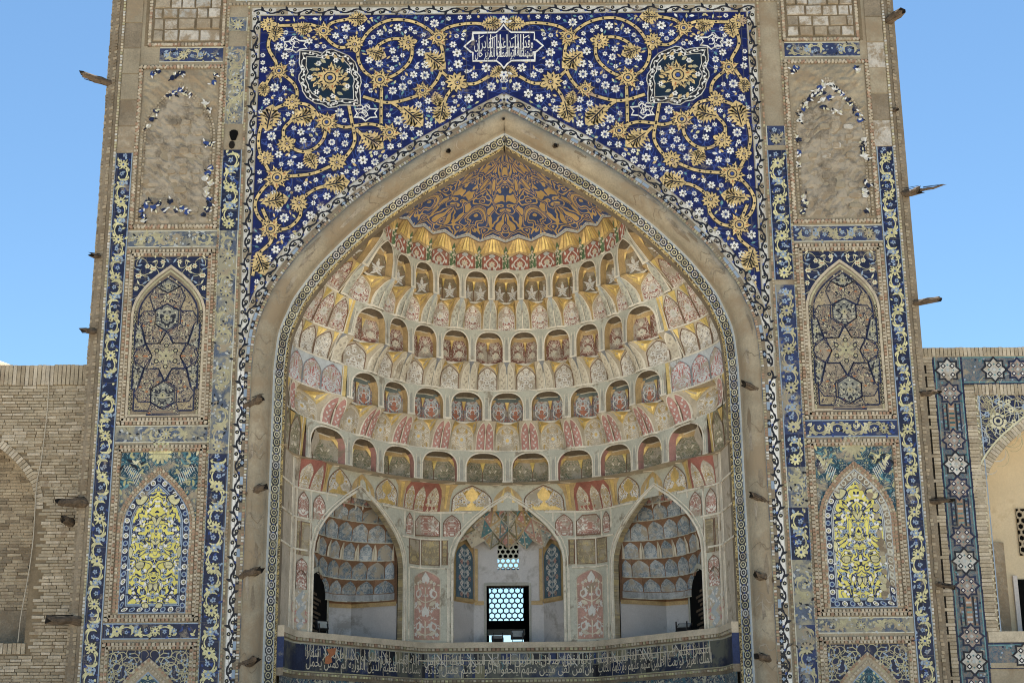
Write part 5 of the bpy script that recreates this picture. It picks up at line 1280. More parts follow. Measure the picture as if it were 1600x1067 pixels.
# painted cap
g = G(); nA, nR = 168, 14
def zig(d):
    x = ((d + 6.85) % 13.7 - 6.85) if False else (d % 13.7) - 6.85
    return 17.275 + .14 * (1 - abs(x) / 6.85)
def capP(phi, k):
    r = 3.375 * (1 - k); z = zig(math.degrees(phi)) * (1 - k) ** 3 + 17.36 * (1 - (1 - k) ** 3) + 1.56 * (k ** .97)
    return (r * math.sin(phi), Y0 + r * math.cos(phi), z)
I = []
for j in range(nR + 1):
    row = []
    for i in range(nA + 1):
        ph = R(-95.9 + 191.8 * i / nA); kk = j / nR
        sec_ = abs(((math.degrees(ph) + 20.55) % 41.1) - 20.55) / 20.55
        p = capP(ph, kk); row.append(g.v(p, (sec_ * 1.25 * (1 - kk * .55) + 5, kk * 2.6 + 3)))
    I.append(row)
for j in range(nR):
    for i in range(nA): g.f((I[j][i], I[j][i + 1], I[j + 1][i + 1], I[j + 1][i]), "cap_ornament")
for q in (0, 1):                                     # and the short barrel in front of it
    cols_ = []
    for e in range(4):
        row = []
        for j in range(nR + 1):
            p = capP(R(-95.9 if q == 0 else 95.9), j / nR); kk = j / nR; row.append(g.v((p[0], p[1] - e * .22, p[2]), (e * .12 + .2, kk * 2.5)))
        cols_.append(row)
    for e in range(3):
        for j in range(nR): g.f((cols_[e][j], cols_[e + 1][j], cols_[e + 1][j + 1], cols_[e][j + 1]), "cap_ornament")
def capmap(u, v, h):      # u degrees, v 0..1
    p = capP(R(u), v); n = Vector((-math.sin(R(u)) * .45, -math.cos(R(u)) * .45, -.9)); return (p[0] + n.x * h, p[1] + n.y * h, p[2] + n.z * h)
put(g, "painted_cap", portal)

def wall_hit(px, py):                              # image pixel -> (s, z) on the octagon wall
    d = CM @ np.array([px - 800.0, -(py - 533.5), -F_PX])
    for i in range(len(PLR) - 1):
        a, b = PLR[i], PLR[i + 1]; e = b - a
        try: t, k = np.linalg.solve(np.array([[d[0], -e[0]], [d[1], -e[1]]]), a - CP[:2])
        except Exception: continue
        if 0 <= k <= 1 and t > 0: return float(SC[i] + k * (SC[i + 1] - SC[i])), float(CP[2] + t * d[2])
# ------------------------------------------------------------------ corner niches
for sg in (-1, 1):
    g = G(); A_, J_, K_, B_ = [(sg * x, y) for x, y in ((5.66, 2.15), (5.42, 5.7), (4.78, 6.1), (3.34, 5.36))]
    def wallq(P, Q, z0, z1, m, n=4):
        I = [[g.v((P[0] + (Q[0] - P[0]) * i / n, P[1] + (Q[1] - P[1]) * i / n, z), (i, z)) for i in range(n + 1)] for z in (z0, z1)]
        for i in range(n): g.f((I[0][i], I[0][i + 1], I[1][i + 1], I[1][i]), m)
    for P, Q in ((J_, K_), (K_, B_)):
        wallq(P, Q, 5.2, 6.40, "white_plaster"); wallq(P, Q, 6.40, 10.2, "n_orange")
    wallq(A_, J_, 5.2, 5.2 + 2.4, "plaster_dark"); wallq(A_, J_, 7.6, 10.2, "n_orange")
    g.f(tuple(g.v((x, y, 5.24)) for x, y in (A_, J_, K_, B_)), "plaster_dark"); g.f(tuple(g.v((x, y, 10.1)) for x, y in (A_, J_, K_, B_)), "m_dark")
    cn = put(g, "corner_niche", portal)
    # doorway in the side wall: flat black arch painted as the passage's shade, with a plaster surround
    e = np.array(J_) - np.array(A_); L = float(np.hypot(*e)); e /= L; nrm = np.array([-sg * -abs(e[1]) * -1, e[0]]); nrm = np.array([-sg * abs(e[1]), 0.0 + (abs(e[0]))]); nrm /= np.hypot(*nrm)
    g = G(); c = Cv(g, lambda u, v, h: (A_[0] + e[0] * u + nrm[0] * h, A_[1] + e[1] * u + nrm[1] * h, v))
    c.archfill(1.75, 1.5, 5.24, 6.7, 7.2, "void_shade", .02); c.archline(1.75, 1.55, 5.24, 6.7, 7.27, .14, "m_grey", .05, 0)
    for k in range(10): c.grid(.5, 1.6 + .3 * (k % 3), 5.3 + k * .13, 5.37 + k * .13, 1, 1, "wood", .03)
    put(g, "doorway", cn)
    # gilt string course
    g = G(); h_ = .03
    for P, Q in ((J_, K_), (K_, B_)):
        u = np.array(Q) - np.array(P); n = np.array([-u[1], u[0]]); n = n / np.hypot(*n); n = n if n[1] < 0 else -n
        a, b = np.array(P) + n * h_, np.array(Q) + n * h_
        g.f(tuple(g.v((*p, z)) for p, z in ((a, 6.34), (b, 6.34), (b, 6.46), (a, 6.46))), "m_goldbrown")
    put(g, "gilt_course", cn)
    A2, B2 = np.array([sg * 5.62, 2.3]), np.array([sg * 3.40, 5.26]); mid = (A2 + B2) / 2; C0 = np.array([sg * 5.95, 7.1])
    ZR = [6.50, 7.12, 7.66, 8.18, 8.74, 9.18, 9.50]
    def pth(k, t):
        cc = C0 + (mid - C0) * min(k / 6.3, 1) ** .9; p = (1 - t) ** 2 * A2 + 2 * t * (1 - t) * cc + t * t * B2
        return p
    for k in range(6):
        nc = (7, 7, 6, 6, 6, 5)[k]
        for i in range(nc):
            t0, t1 = i / nc, (i + 1) / nc
            sh = .5 / nc * (k % 2); t0, t1 = min(1, t0 + sh), min(1, t1 + sh)
            if t1 - t0 < .02: continue
            g = G(); W = float(np.hypot(*(pth(k, t1) - pth(k, t0)))); z0, z1 = ZR[k], ZR[k + 1]
            def f(u, v, h, t0=t0, t1=t1, W=W, z0=z0, z1=z1, k=k):
                tt = max(0.0, (v - z0) / (z1 - z0)); t = t0 + (t1 - t0) * (u / W + .5); la = tt ** 2.2
                p = pth(k, t) * (1 - la) + pth(k + 1, t) * la; tow = mid - p; tow = tow / (np.hypot(*tow) + 1e-6); b_ = .06 * (1 - (2 * u / W) ** 2)
                p = p + tow * (h - b_); return (float(p[0]), float(p[1]), v)
            c = Cv(g, f, 0, i + k * 3.1); c.grid(-W / 2, W / 2, z0, z1, 4, 4, "n_orange", 0); m = random.choice(["p_niche", "p_niche" if sg < 0 else "p_nichelight", "p_nichelight"])
            hh = z1 - z0
            if k == 0: c.grid(-W * .5, W * .5, z0, z0 + .2, 4, 1, "n_bluelight", .01)
            zz0 = z0 + (.22 if k == 0 else .02)
            c.archfill(0, W * (.475 if k != 2 else .35), zz0, z0 + .55 * hh, z0 + .96 * hh, m, .02, 6)
            if k == 2:
                for q in (-1, 1): c.mono([z0, z0 + .5 * hh, z0 + .9 * hh], [q * W * .36, q * W * .38, q * W * .47], [q * W * .49] * 3, "m_cream", .05, 1)
            c.rib([(-W / 2 + W * j / 4, z0 + .01) for j in range(5)], .03, "m_grey", .03)
            if k == 5: motif(c, 0, z0, z0 + .2, W * .4, ["m_pink", "m_white"], 5, .03, i)
            put(g, "niche_cell", cn)
# ------------------------------------------------------------------ window niche in the middle
g = G(); YB = 7.2
def q4(a, b, c_, d, m): g.f(tuple(g.v(p, (p[0], p[2])) for p in (a, b, c_, d)), m)
wx0, wx1, wz1 = -.69, .63, 7.11
for x0, x1, z0, z1 in ((-1.1, wx0, 5.24, 9.4), (wx1, 1.1, 5.24, 9.4), (wx0, wx1, wz1, 7.60), (wx0, -.34, 7.60, 8.62), (.32, wx1, 7.60, 8.62), (wx0, wx1, 8.62, 9.4)):
    q4((x0, YB, z0), (x1, YB, z0), (x1, YB, z1), (x0, YB, z1), "white_plaster")
for q in (-1, 1):
    q4((q * 1.72, 6.15, 5.24), (q * 1.06, 7.25, 5.24), (q * 1.06, 7.25, 6.55), (q * 1.72, 6.15, 6.55), "white_plaster"); q4((q * 1.72, 6.15, 6.55), (q * 1.06, 7.25, 6.55), (q * 1.06, 7.25, 9.6), (q * 1.72, 6.15, 9.6), "m_goldbrown")
q4((-1.72, 5.7, 5.25), (1.72, 5.7, 5.25), (1.1, 7.3, 5.25), (-1.1, 7.3, 5.25), "plaster_dark")
for x in (wx0, wx1): q4((x, YB, 5.24), (x, YB + .35, 5.24), (x, YB + .35, wz1), (x, YB, wz1), "m_dark")
q4((wx0, YB, wz1), (wx1, YB, wz1), (wx1, YB + .35, wz1), (wx0, YB + .35, wz1), "m_dark")
# room behind, its unlit dark put into near-black walls
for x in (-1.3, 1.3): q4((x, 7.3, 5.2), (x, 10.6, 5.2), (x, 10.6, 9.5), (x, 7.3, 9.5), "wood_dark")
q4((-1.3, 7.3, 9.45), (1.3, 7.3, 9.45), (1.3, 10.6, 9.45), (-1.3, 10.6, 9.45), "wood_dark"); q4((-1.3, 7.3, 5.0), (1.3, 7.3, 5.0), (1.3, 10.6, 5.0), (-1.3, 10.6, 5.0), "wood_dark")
wn = put(g, "window_niche", portal)
g = G(); c = Cv(g, facade(1, 0, 0, YB))
for x0, x1, z0, z1 in ((wx0 - .08, wx0, 5.27, wz1 + .08), (wx1, wx1 + .07, 5.27, wz1 + .08), (wx0, wx1, wz1, wz1 + .1)): g.box(x0, x1, YB - .05, YB + .02, z0, z1, "m_greydark")
put(g, "window_frame", wn)
g = G()
for x0, x1 in ((-1.06, wx0 - .08), (wx1 + .07, 1.06)): g.box(x0, x1, YB - .04, YB, 6.52, 6.64, "m_goldbrown")
for q in (-1, 1): a, b = sorted((q * 1.06, q * .96)); g.box(a, b, YB - .08, YB, 6.64, 8.25, "m_goldbrown"); c.rib([(q * .96, 8.2), (q * .8, 8.33), (q * .5, 8.42), (q * .33, 8.55)], .09, "m_goldbrown", .06)
put(g, "gilt_trim", wn)
for q in (-1, 1):
    P, Q = np.array([q * 1.66, 6.25]), np.array([q * 1.08, 7.2]); e = Q - P; Lq = float(np.hypot(*e)); e /= Lq; n = np.array([-q * abs(e[1]), -abs(e[0])])
    g = G(); c = Cv(g, lambda u, v, h: (P[0] + e[0] * u + n[0] * h, P[1] + e[1] * u + n[1] * h, v))
    c.archfill(Lq * .48, Lq * .42, 6.62, 7.95, 8.35, "n_panelblue", .03, 4); c.rib([(Lq * .48, 6.7), (Lq * .48, 8.2)], .03, "m_greyblue", .035)
    for k in range(9):
        z = 6.8 + k * .165
        for s_ in (-1, 1): c.flower((Lq * .48 + s_ * Lq * (.16 + .08 * (k % 2)), z), .085, "m_white" if k % 3 else "m_rose", "n_panelblue", .038, 6); c.leaf((Lq * .48, z), .5 if s_ > 0 else 2.64, .26, .08, "m_greyblue", .034)
    c.rib([(.02, 6.64), (Lq, 6.64)], .1, "m_goldbrown", .045)
    put(g, "painted_panel", wn)
# faceted squinch vault over it
A3, B3, C3 = np.array([-1.70, 6.05]), np.array([1.70, 6.05]), np.array([0, 8.35]); m3 = np.array([0, 6.0])
g = G(); nT = 12; ZV = [8.32, 8.62, 8.94, 9.26, 9.75]; rv = random.Random(2); grid = []
for k, z in enumerate(ZV):
    row = []
    for i in range(nT + 1):
        t = i / nT; cc = C3 + (m3 - C3) * (k / 4.2); p = (1 - t) ** 2 * A3 + 2 * t * (1 - t) * cc + t * t * B3; zig = (.13 if (i + k) % 2 else -.10)
        tow = m3 - p; tow /= np.hypot(*tow) + 1e-6; p = p + tow * (.14 if (i + k) % 2 else 0)
        row.append((float(p[0]), float(p[1]), z + zig))
    grid.append(row)
cols = ["m_tan", "m_rose", "m_greydark", "teal_pale", "m_taupe", "m_pink", "m_cream", "m_green", "m_goldbrown"]
for k in range(len(ZV) - 1):
    for i in range(nT):
        a, b, c_, d = (Vector(grid[k][i]), Vector(grid[k][i + 1]), Vector(grid[k + 1][i + 1]), Vector(grid[k + 1][i]))
        tris = ((a, b, c_), (a, c_, d)) if (i + k) % 2 else ((a, b, d), (b, c_, d))
        for t in tris:
            ix = [g.v(tuple(p)) for p in t]; g.f(tuple(ix), rv.choice(cols))
            cen = (t[0] + t[1] + t[2]) / 3; nn = (t[1] - t[0]).cross(t[2] - t[0]).normalized(); nn = nn if nn.y < 0 else -nn
            q = [g.v(tuple(cen + (p - cen) * .68 + nn * .012)) for p in t]; g.f(tuple(q), rv.choice(cols))
            for p in t: e = cen + (p - cen) * .36 + nn * .02; s_ = .035; ux = (t[1] - t[0]).normalized() * s_; uy = nn.cross(ux).normalized() * s_; g.f(tuple(g.v(tuple(e + o)) for o in (ux, uy, -ux, -uy)), rv.choice(["m_white", "m_cream", "m_rose", "m_bluegrey"]))
put(g, "squinch_vault", wn)
def hex_lattice(c, u0, u1, v0, v1, pitch, rin, m, h, depth=.05):
    """pierced plaster screen of hexagons, with the thickness of the bars"""
    R_ = pitch / math.sqrt(3); row = 0; v = v0
    while v < v1 + R_:
        u = u0 + (pitch / 2 if row % 2 else 0)
        while u < u1 + pitch / 2:
            o = [(min(max(u + R_ * math.sin(k * math.pi / 3), u0), u1), min(max(v + R_ * math.cos(k * math.pi / 3), v0), v1)) for k in range(6)]
            i_ = [(min(max(u + rin * math.sin(k * math.pi / 3), u0), u1), min(max(v + rin * math.cos(k * math.pi / 3), v0), v1)) for k in range(6)]
            a = [c.P(*p, h) for p in o]; b = [c.P(*p, h) for p in i_]; d = [c.P(*p, h - depth) for p in i_]
            for k in range(6): n = (k + 1) % 6; c.g.f((a[k], a[n], b[n], b[k]), m); c.g.f((b[k], b[n], d[n], d[k]), m)
            u += pitch
        v += R_ * 1.5; row += 1
g = G(); c = Cv(g, facade(1, 0, 0, YB)); hex_lattice(c, -.34, .32, 7.60, 8.62, .165, .068, "m_grey", .0)
put(g, "lattice_window", wn)
YO = 10.55; (ax, az), (bx, bz) = at(764, 918, YO), at(818, 969, YO)
g = G(); c = Cv(g, facade(1, 0, 0, YO)); hex_lattice(c, ax, bx, bz, az, (bx - ax) / 6, (bx - ax) / 6 * .455, "wood_dark", .0)
put(g, "lattice_window", wn)
s0, s1 = at(764, 1006, YO)[1], at(764, 992, YO)[1]
g = G()
for x0, x1, z0, z1 in ((-1.4, ax, 4.9, 9.6), (bx, 1.4, 4.9, 9.6), (ax, bx, s1, bz), (ax, bx, az, 8.05), (ax, bx, 8.42, 9.6), (ax, bx, 4.9, s0 - .3)): g.box(x0, x1, YO - .02, YO + .06, z0, z1, "void_shade")  # black boards stand in for the unlit wall round the openings
zb0, zb1 = at(764, 992, YO - .3)[1], at(764, 983, YO - .3)[1]; g.box(ax - .05, bx + .05, YO - .35, YO - .25, zb0, zb1, "m_greydark")
put(g, "dark_surround", wn)

# ------------------------------------------------------------------ inscription band under the niches
g = G(); c = Cv(g, wall); nS = 90; E_ = SMAX - .03
def sgrid(z0, z1, m, h, nv=1, s0=-E_, s1=E_): c.grid(s0, s1, z0, z1, nS, nv, m, h)
sgrid(5.10, 5.27, "m_tan", .20); sgrid(4.99, 5.10, "plaster_dark", .12); sgrid(4.20, 4.99, "band_ground", .10); sgrid(4.02, 4.20, "plaster_dark", .12); sgrid(0, 4.02, "mosaic_floral", .10, 4)
ss_ = np.linspace(-E_, E_, nS + 1)
for z0, z1, h0, h1, m in ((5.10, 5.10, .20, .10, "plaster_dark"), (5.27, 5.272, .20, -.35, "m_tan")):
    a = [c.P(float(s_), z0, h0) for s_ in ss_]; b = [c.P(float(s_), z1, h1) for s_ in ss_]
    for i in range(nS): g.f((a[i], a[i + 1], b[i + 1], b[i]), m)
c.blocks(-E_, E_, 5.06, .075, .13, 0, .12, .18, ["brick_pale", "cream_worn", "brick_rose", "brick_pale"], .34, .004)
c.blocks(-E_, E_, 4.14, .06, .12, 0, .12, .17, ["cream_worn", "brick_pale", "yellow_tile", "plaster"], .34, .004)
for z in (4.985, 4.215, 4.955): c.rib([(float(s_), z) for s_ in ss_], .03, "cream_worn" if z != 4.955 else "m_greydark", .112)
for q in (-1, 1):
    se = q * (SMAX - .03)
    for z0, z1, m in ((4.0, 4.2, "plaster_dark"), (4.2, 4.99, "navy_worn"), (4.99, 5.275, "m_tan")): g.f((c.P(se, z0, -.1), c.P(se, z0, .2), c.P(se, z1, .2), c.P(se, z1, -.1)), m)
bal = put(g, "inscription_band", portal)
g = G(); c = Cv(g, wall)
for k in range(70):
    s_ = random.choice([random.gauss(-1.9, 1.1), random.gauss(1.8, 1.2), random.uniform(-8, 8)]); wd, z0 = random.uniform(.15, .5), random.choice([4.24, 4.62, 4.62])
    if abs(s_) < 7.5: c.grid(s_, s_ + wd, z0, z0 + .34, 2, 1, random.choice(["navy_worn", "m_green", "navy_worn", "blue_worn", "black_tile"]), .104)
for k in range(150):                               # small sprigs on the ground of the upper line
    s_, z = random.uniform(-7.9, 7.9), random.uniform(4.64, 4.95); c.curl((s_, z), random.uniform(0, 6.3), .2, random.choice((-.7, .7)), .022, random.choice(["cream_worn", "teal_pale", "m_greyblue"]), .107, 6)
put(g, "tile_ground", bal, "stuff")
g = G(); c = Cv(g, wall)
TXT = "الملك القدوس العزيز الحكيم هو الذي بعث في الاميين رسولا منهم يتلوا عليهم اياته ويزكيهم ويعلمهم الكتاب والحكمة وان كانوا من قبل لفي ضلال مبين واخرين منهم لما يلحقوا بهم وهو العزيز الحكيم ذلك فضل الله يؤتيه من يشاء والله ذو الفضل العظيم مثل الذين حملوا التورية ثم لم يحملوها كمثل الحمار يحمل اسفارا"
W_ = TXT.split(); seg = [W_[:18], W_[18:38], W_[38:]]
for ws, (u0, u1) in zip(seg, ((2.75, 7.75), (-2.6, 2.6), (-7.75, -2.75))):
    write(c, " ".join(ws[0::2]), u0 + .05, u1 - .02, 4.36, .38, "m_cream", .118)
    write(c, " ".join(ws[1::2]), u0 + .02, u1 - .08, 4.62, .36, "m_cream", .121)
    n = int((u1 - u0) / .21)
    for k in range(n):
        s_ = u0 + (k + random.uniform(.2, .8)) * (u1 - u0) / n; z0 = random.choice([4.36, 4.45, 4.6]); c.rib([(s_, z0), (s_, 4.93)], .024, "m_cream", .119)
    for k in range(4):
        s_ = random.uniform(u0 + .3, u1 - .6); c.rib([(s_, 4.92), (s_ + .28, 4.55)], .028, "m_white", .119)
for s0_, s1_, z in ((-2.9, 2.6, 4.74), (2.6, 7.7, 4.76)): c.rib([(s0_ + (s1_ - s0_) * k / 30, z) for k in range(31)], .03, "m_cream", .12)
put(g, "lettering", bal, "stuff")
hit = wall_hit(512, 1025)
g = G(); c = Cv(g, wall); px_ = [(505, 1014), (520, 1012), (518, 1022), (512, 1026), (514, 1034), (508, 1037), (502, 1036), (503, 1026), (510, 1022)]
c.poly([wall_hit(*p) for p in px_], "clay_patch", .128); put(g, "clay_patch", bal)

IN_NICHE = False
# ------------------------------------------------------------------ wings on either side
YW = .8
wl = thing("brick_wing", "plain brown brick wall with a shallow arched recess and soldier-course top", "wall", (0, YW, 0))
g = G(); zt = at(60, 602, YW)[1]; zs = at(60, 571, YW)[1]
rx, rsp, rap, rbt = at(50, 850, YW)[0], at(50, 790, YW)[1], at(0, 702, YW)[1] + .55, at(30, 1004, YW)[1]; rc = rx - 1.9; rhw = 1.9
c = Cv(g, lambda u, v, h: (u, -h, v))
def rec(x, z): return abs(x - rc) < rhw and rbt < z < arch_z(x - rc, rhw, rsp, rap)
xs_ = sorted(set(list(np.linspace(-22, -11.4, 12)) + [rc + rhw * x * q for x in AX + [1.0] for q in (-1, 1)]))
for a, b in zip(xs_, xs_[1:]):
    m_ = (a + b) / 2
    if abs(m_ - rc) < rhw:
        za, zb_ = arch_z(a - rc, rhw, rsp, rap), arch_z(b - rc, rhw, rsp, rap)
        for lo_, hi_ in (((a, 0), (b, 0)), ): g.f((c.P(a, 0, 0), c.P(b, 0, 0), c.P(b, rbt, 0), c.P(a, rbt, 0)), "mortar")
        g.f((c.P(a, za, 0), c.P(b, zb_, 0), c.P(b, zs, 0), c.P(a, zs, 0)), "mortar"); g.f((c.P(a, rbt, -1.0), c.P(b, rbt, -1.0), c.P(b, zb_, -1.0), c.P(a, za, -1.0)), "brick_b")
        g.f((c.P(a, za, 0), c.P(b, zb_, 0), c.P(b, zb_, -1.0), c.P(a, za, -1.0)), "brick_b"); g.f((c.P(a, rbt, 0), c.P(b, rbt, 0), c.P(b, rbt, -1.0), c.P(a, rbt, -1.0)), "brick_a")
    else: g.f((c.P(a, 0, 0), c.P(b, 0, 0), c.P(b, zs, 0), c.P(a, zs, 0)), "mortar")
for q in (-1, 1): g.f((c.P(rc + q * rhw, rbt, 0), c.P(rc + q * rhw, rsp, 0), c.P(rc + q * rhw, rsp, -1.0), c.P(rc + q * rhw, rbt, -1.0)), "brick_b")
g.box(-22, -11.4, 1.2, 1.6, 0, zs - .02, "brick_b"); g.box(-22, -11.4, .02, 1.2, zs - .3, zs - .02, "brick_b")
put(g, "wall_core", wl)
def bricks(c, x0, x1, z0, z1, ch, bl, hole, mats, h0=0.0, h1=.03, skip=None):
    rb_ = random.Random(77); z = z0; row = 0
    while z < z1 - .02:
        x = x0 - rb_.uniform(0, bl); hh = ch * rb_.uniform(.92, 1.05)
        while x < x1:
            l = bl * rb_.uniform(.75, 1.25); a, b = max(x, x0), min(x + l, x1)
            if b - a > .04 and not (hole and (hole(a, z) or hole(b, z) or hole(a, z + hh) or hole(b, z + hh))):
                e = .010; j = [rb_.uniform(-.006, .006) for _ in range(4)]; d = h1 + rb_.uniform(-.015, .012)
                q = [(a + e, z + e + j[0]), (b - e, z + e + j[1]), (b - e, z + hh - e + j[2]), (a + e, z + hh - e + j[3])]
                hi = [c.P(*p, d) for p in q]; lo = [c.P(p[0] + (-.006 if i in (0, 3) else .006), p[1] + (-.006 if i < 2 else .006), h0) for i, p in enumerate(q)]
                m = rb_.choice(mats); c.g.f(tuple(hi), m)
                for i in range(4): c.g.f((lo[i], lo[(i + 1) % 4], hi[(i + 1) % 4], hi[i]), m)
            x += l
        z += hh; row += 1
g = G(); c = Cv(g, lambda u, v, h: (u, -h, v)); bricks(c, -16.2, -11.42, 1.6, zt - .02, .088, .33, lambda x, z: abs(x - rc) < rhw + .1 and rbt - .32 < z < arch_z(x - rc, rhw + .1, rsp, rap + .12) + .02, ["brick_a", "brick_a", "brick_b", "brick_c", "plaster"])
put(g, "brick_courses", wl, "stuff")
g = G(); c = Cv(g, lambda u, v, h: (u, -h, v)); c.blocks(-22, -11.4, (zt + zs) / 2, zs - zt, .115, 0, 0, .05, ["brick_a", "brick_b", "brick_c", "brick_a"], .16, .012); c.blocks(rc - rhw, rc + rhw + .05, rbt - .15, .28, .12, 0, 0, .03, ["brick_a", "brick_c", "brick_b"], .16, .008)
put(g, "soldier_course", wl, "stuff")
g = G(); f_, L_ = along([(rc + x, z) for x, z in arch_pts(rhw + .0, rsp - .1, rsp, rap, 2)]); 
c = Cv(g, lambda u, v, h: (lambda p: (p[0], p[1], p[2]))(f_(u, v, h))); c.blocks(0, L_, .12, .22, .1, 0, 0, .03, ["brick_a", "brick_c", "brick_b"], .2, .006)
put(g, "arch_voussoirs", wl, "stuff")
g = G(); c = Cv(g, lambda u, v, h: (u, -h, v)); bricks(c, rc, rc + rhw - .01, rbt + .02, rap - .02, .088, .33, lambda x, z: z > arch_z(x - rc, rhw, rsp, rap) - .02, ["brick_b", "brick_a", "plaster_dark", "brick_b"], -1.0, -.975)  # darker brick mix puts the recess's shade into its colour
put(g, "recess_bricks", wl, "stuff")
g = G(); g.box(rc - rhw, rc + rhw, .955, .985, rbt, rbt + .95, "plaster_dark"); put(g, "recess_plaster", wl)

wr = thing("tiled_wing", "brick wing with a geometric tile frame and a cream arched niche", "wall", (0, YW, 0))
def aw(px, py): return at(px, py, YW)
ztop = aw(1540, 543)[1]; xl = 11.4
zc1, zc0 = aw(1540, 556)[1], aw(1540, 600)[1]            # top tile band
bx0, bx1 = aw(1476, 780)[0], aw(1521, 780)[0]            # vertical tile band
nx0 = aw(1546, 830)[0]; zn0 = aw(1580, 986)[1]; zin1 = aw(1560, 618)[1]; xin = aw(1525, 640)[0]; nhw = 2.1; nc = nx0 + nhw; nsp, nap = aw(1550, 770)[1], aw(1550, 770)[1] + 2.3
g = G(); c = Cv(g, lambda u, v, h: (u, -h, v))
xs_ = sorted(set([xl, bx0, bx1, 17, 22] + [nc + nhw * x * q for x in AX + [1.0] for q in (-1, 1)]))
for a, b in zip(xs_, xs_[1:]):
    m_ = (a + b) / 2
    if abs(m_ - nc) < nhw:
        za, zb_ = arch_z(a - nc, nhw, nsp, nap), arch_z(b - nc, nhw, nsp, nap)
        g.f((c.P(a, 0, 0), c.P(b, 0, 0), c.P(b, zn0, 0), c.P(a, zn0, 0)), "plaster"); g.f((c.P(a, za, 0), c.P(b, zb_, 0), c.P(b, ztop, 0), c.P(a, ztop, 0)), "plaster")
        g.f((c.P(a, za, 0), c.P(b, zb_, 0), c.P(b, zb_, -1.6), c.P(a, za, -1.6)), "cream_plaster")
        g.f((c.P(a, zn0, 0), c.P(b, zn0, 0), c.P(b, zn0, -1.6), c.P(a, zn0, -1.6)), "cream_plaster")
        g.f((c.P(a, zn0, -1.6), c.P(b, zn0, -1.6), c.P(b, zb_, -1.6), c.P(a, za, -1.6)), "cream_plaster")
    else: g.f((c.P(a, 0, 0), c.P(b, 0, 0), c.P(b, ztop, 0), c.P(a, ztop, 0)), "plaster")
for q in (-1, 1): g.f((c.P(nc + q * nhw, zn0, 0), c.P(nc + q * nhw, nsp, 0), c.P(nc + q * nhw, nsp, -1.6), c.P(nc + q * nhw, zn0, -1.6)), "cream_plaster")
g.box(11.4, 22, 1.7, 2.2, 0, ztop - .02, "plaster_dark"); g.box(11.4, 22, .02, 1.7, ztop - .3, ztop - .02, "plaster_dark")
put(g, "wall_core", wr)
BR = ["brick_a", "brick_c", "brick_pale", "brick_a"]
g = G(); c = Cv(g, lambda u, v, h: (u, -h, v)); c.blocks(xl, 22, ztop - .13, .25, .11, 0, 0, .05, BR, .16, .01); c.grid(xl, 22, zc1, ztop - .27, 1, 1, "brick_a", .03)
vert = Cv(g, lambda u, v, h: (v, -h, u))
vert.blocks(1.5, zc1, (xl + bx0) / 2 + .06, bx0 - xl - .16, .1, 0, 0, .03, BR, .18, .01)
vert.blocks(zn0, aw(1540, 604)[1], (bx1 + xin) / 2, xin - bx1 - .03, .1, 0, 0, .04, BR, .18, .008); c.blocks(xin, 18, (zc0 + zin1) / 2, zc0 - zin1 - .03, .1, 0, 0, .04, BR, .18, .008)
vert.blocks(zn0, nsp, nx0 - .13, .24, .1, 0, 0, .03, BR, .18, .008)
f_, L_ = along([(nc + x, z) for x, z in arch_pts(nhw, nsp - .02, nsp, nap, 2)]); a_ = Cv(g, f_); a_.blocks(0, L_, .13, .24, .1, 0, 0, .03, BR, .18, .006)
c.grid(bx1 + .05, 22, aw(1580, 1003)[1], zn0, 1, 1, "brick_pale", .05); c.grid(bx1 + .05, 22, aw(1580, 990)[1] - .75, aw(1580, 1043)[1], 1, 1, "brick_a", .03)
put(g, "brick_courses", wr, "stuff")
# spandrel of the niche: dark blue scrollwork
g = G(); c = Cv(g, lambda u, v, h: (u, -h, v)); rs = random.Random(8)
vs = [zn0 + .02, nsp] + [nsp + (nap - nsp) * t for t in AT[1:]] + [zin1]; wsn = [arch_w(v, nhw + .32, nsp, nap + .35) for v in vs[:-1]] + [0]
c.mono(vs, [xin + .1] * len(vs), [max(nc - w_, xin + .1) for w_ in wsn], "navy_tile", .02, 4); c.mono(vs, [min(nc + w_, 2 * nc - xin - .1) for w_ in wsn], [2 * nc - xin - .1] * len(vs), "navy_tile", .02, 4)
for k in range(620):
    x, z = rs.uniform(xin + .15, nc), rs.uniform(nsp, zin1 - .08)
    if z < arch_z(x - nc, nhw + .36, nsp, nap + .4): continue
    if k % 2: x = 2 * nc - x
    c.curl((x, z), rs.uniform(0, 6.3), .45, rs.choice((-.5, .5)), .026, rs.choice(["cream_worn", "m_greyblue", "cream_worn"]), .025, 9); 
    if k % 3 == 0: c.flower((x, z), .09, rs.choice(["pale_blue", "cream_tile"]), "navy_tile", .03, 6)
fx, fz = aw(1559, 658); c.flower((fx, fz), .24, "cream_tile", "navy_tile", .034, 8); c.ring((fx, fz), .14, .03, "navy_tile", .038)
for z in np.arange(zn0, zin1 - .05, .09): c.leaf((xin + .05, float(z)), .8 if int(z * 11) % 2 else 2.3, .1, .04, "cream_tile", .024)
c.rib([(xin + .1, zn0), (xin + .1, zin1)], .03, "pale_blue", .03); [c.rib([(nc + q * arch_w(v, nhw + .32, nsp, nap + .35), v) for v in vs[1:-1]], .05, "cream_tile", .03) for q in (-1, 1)]
put(g, "spandrel", wr)
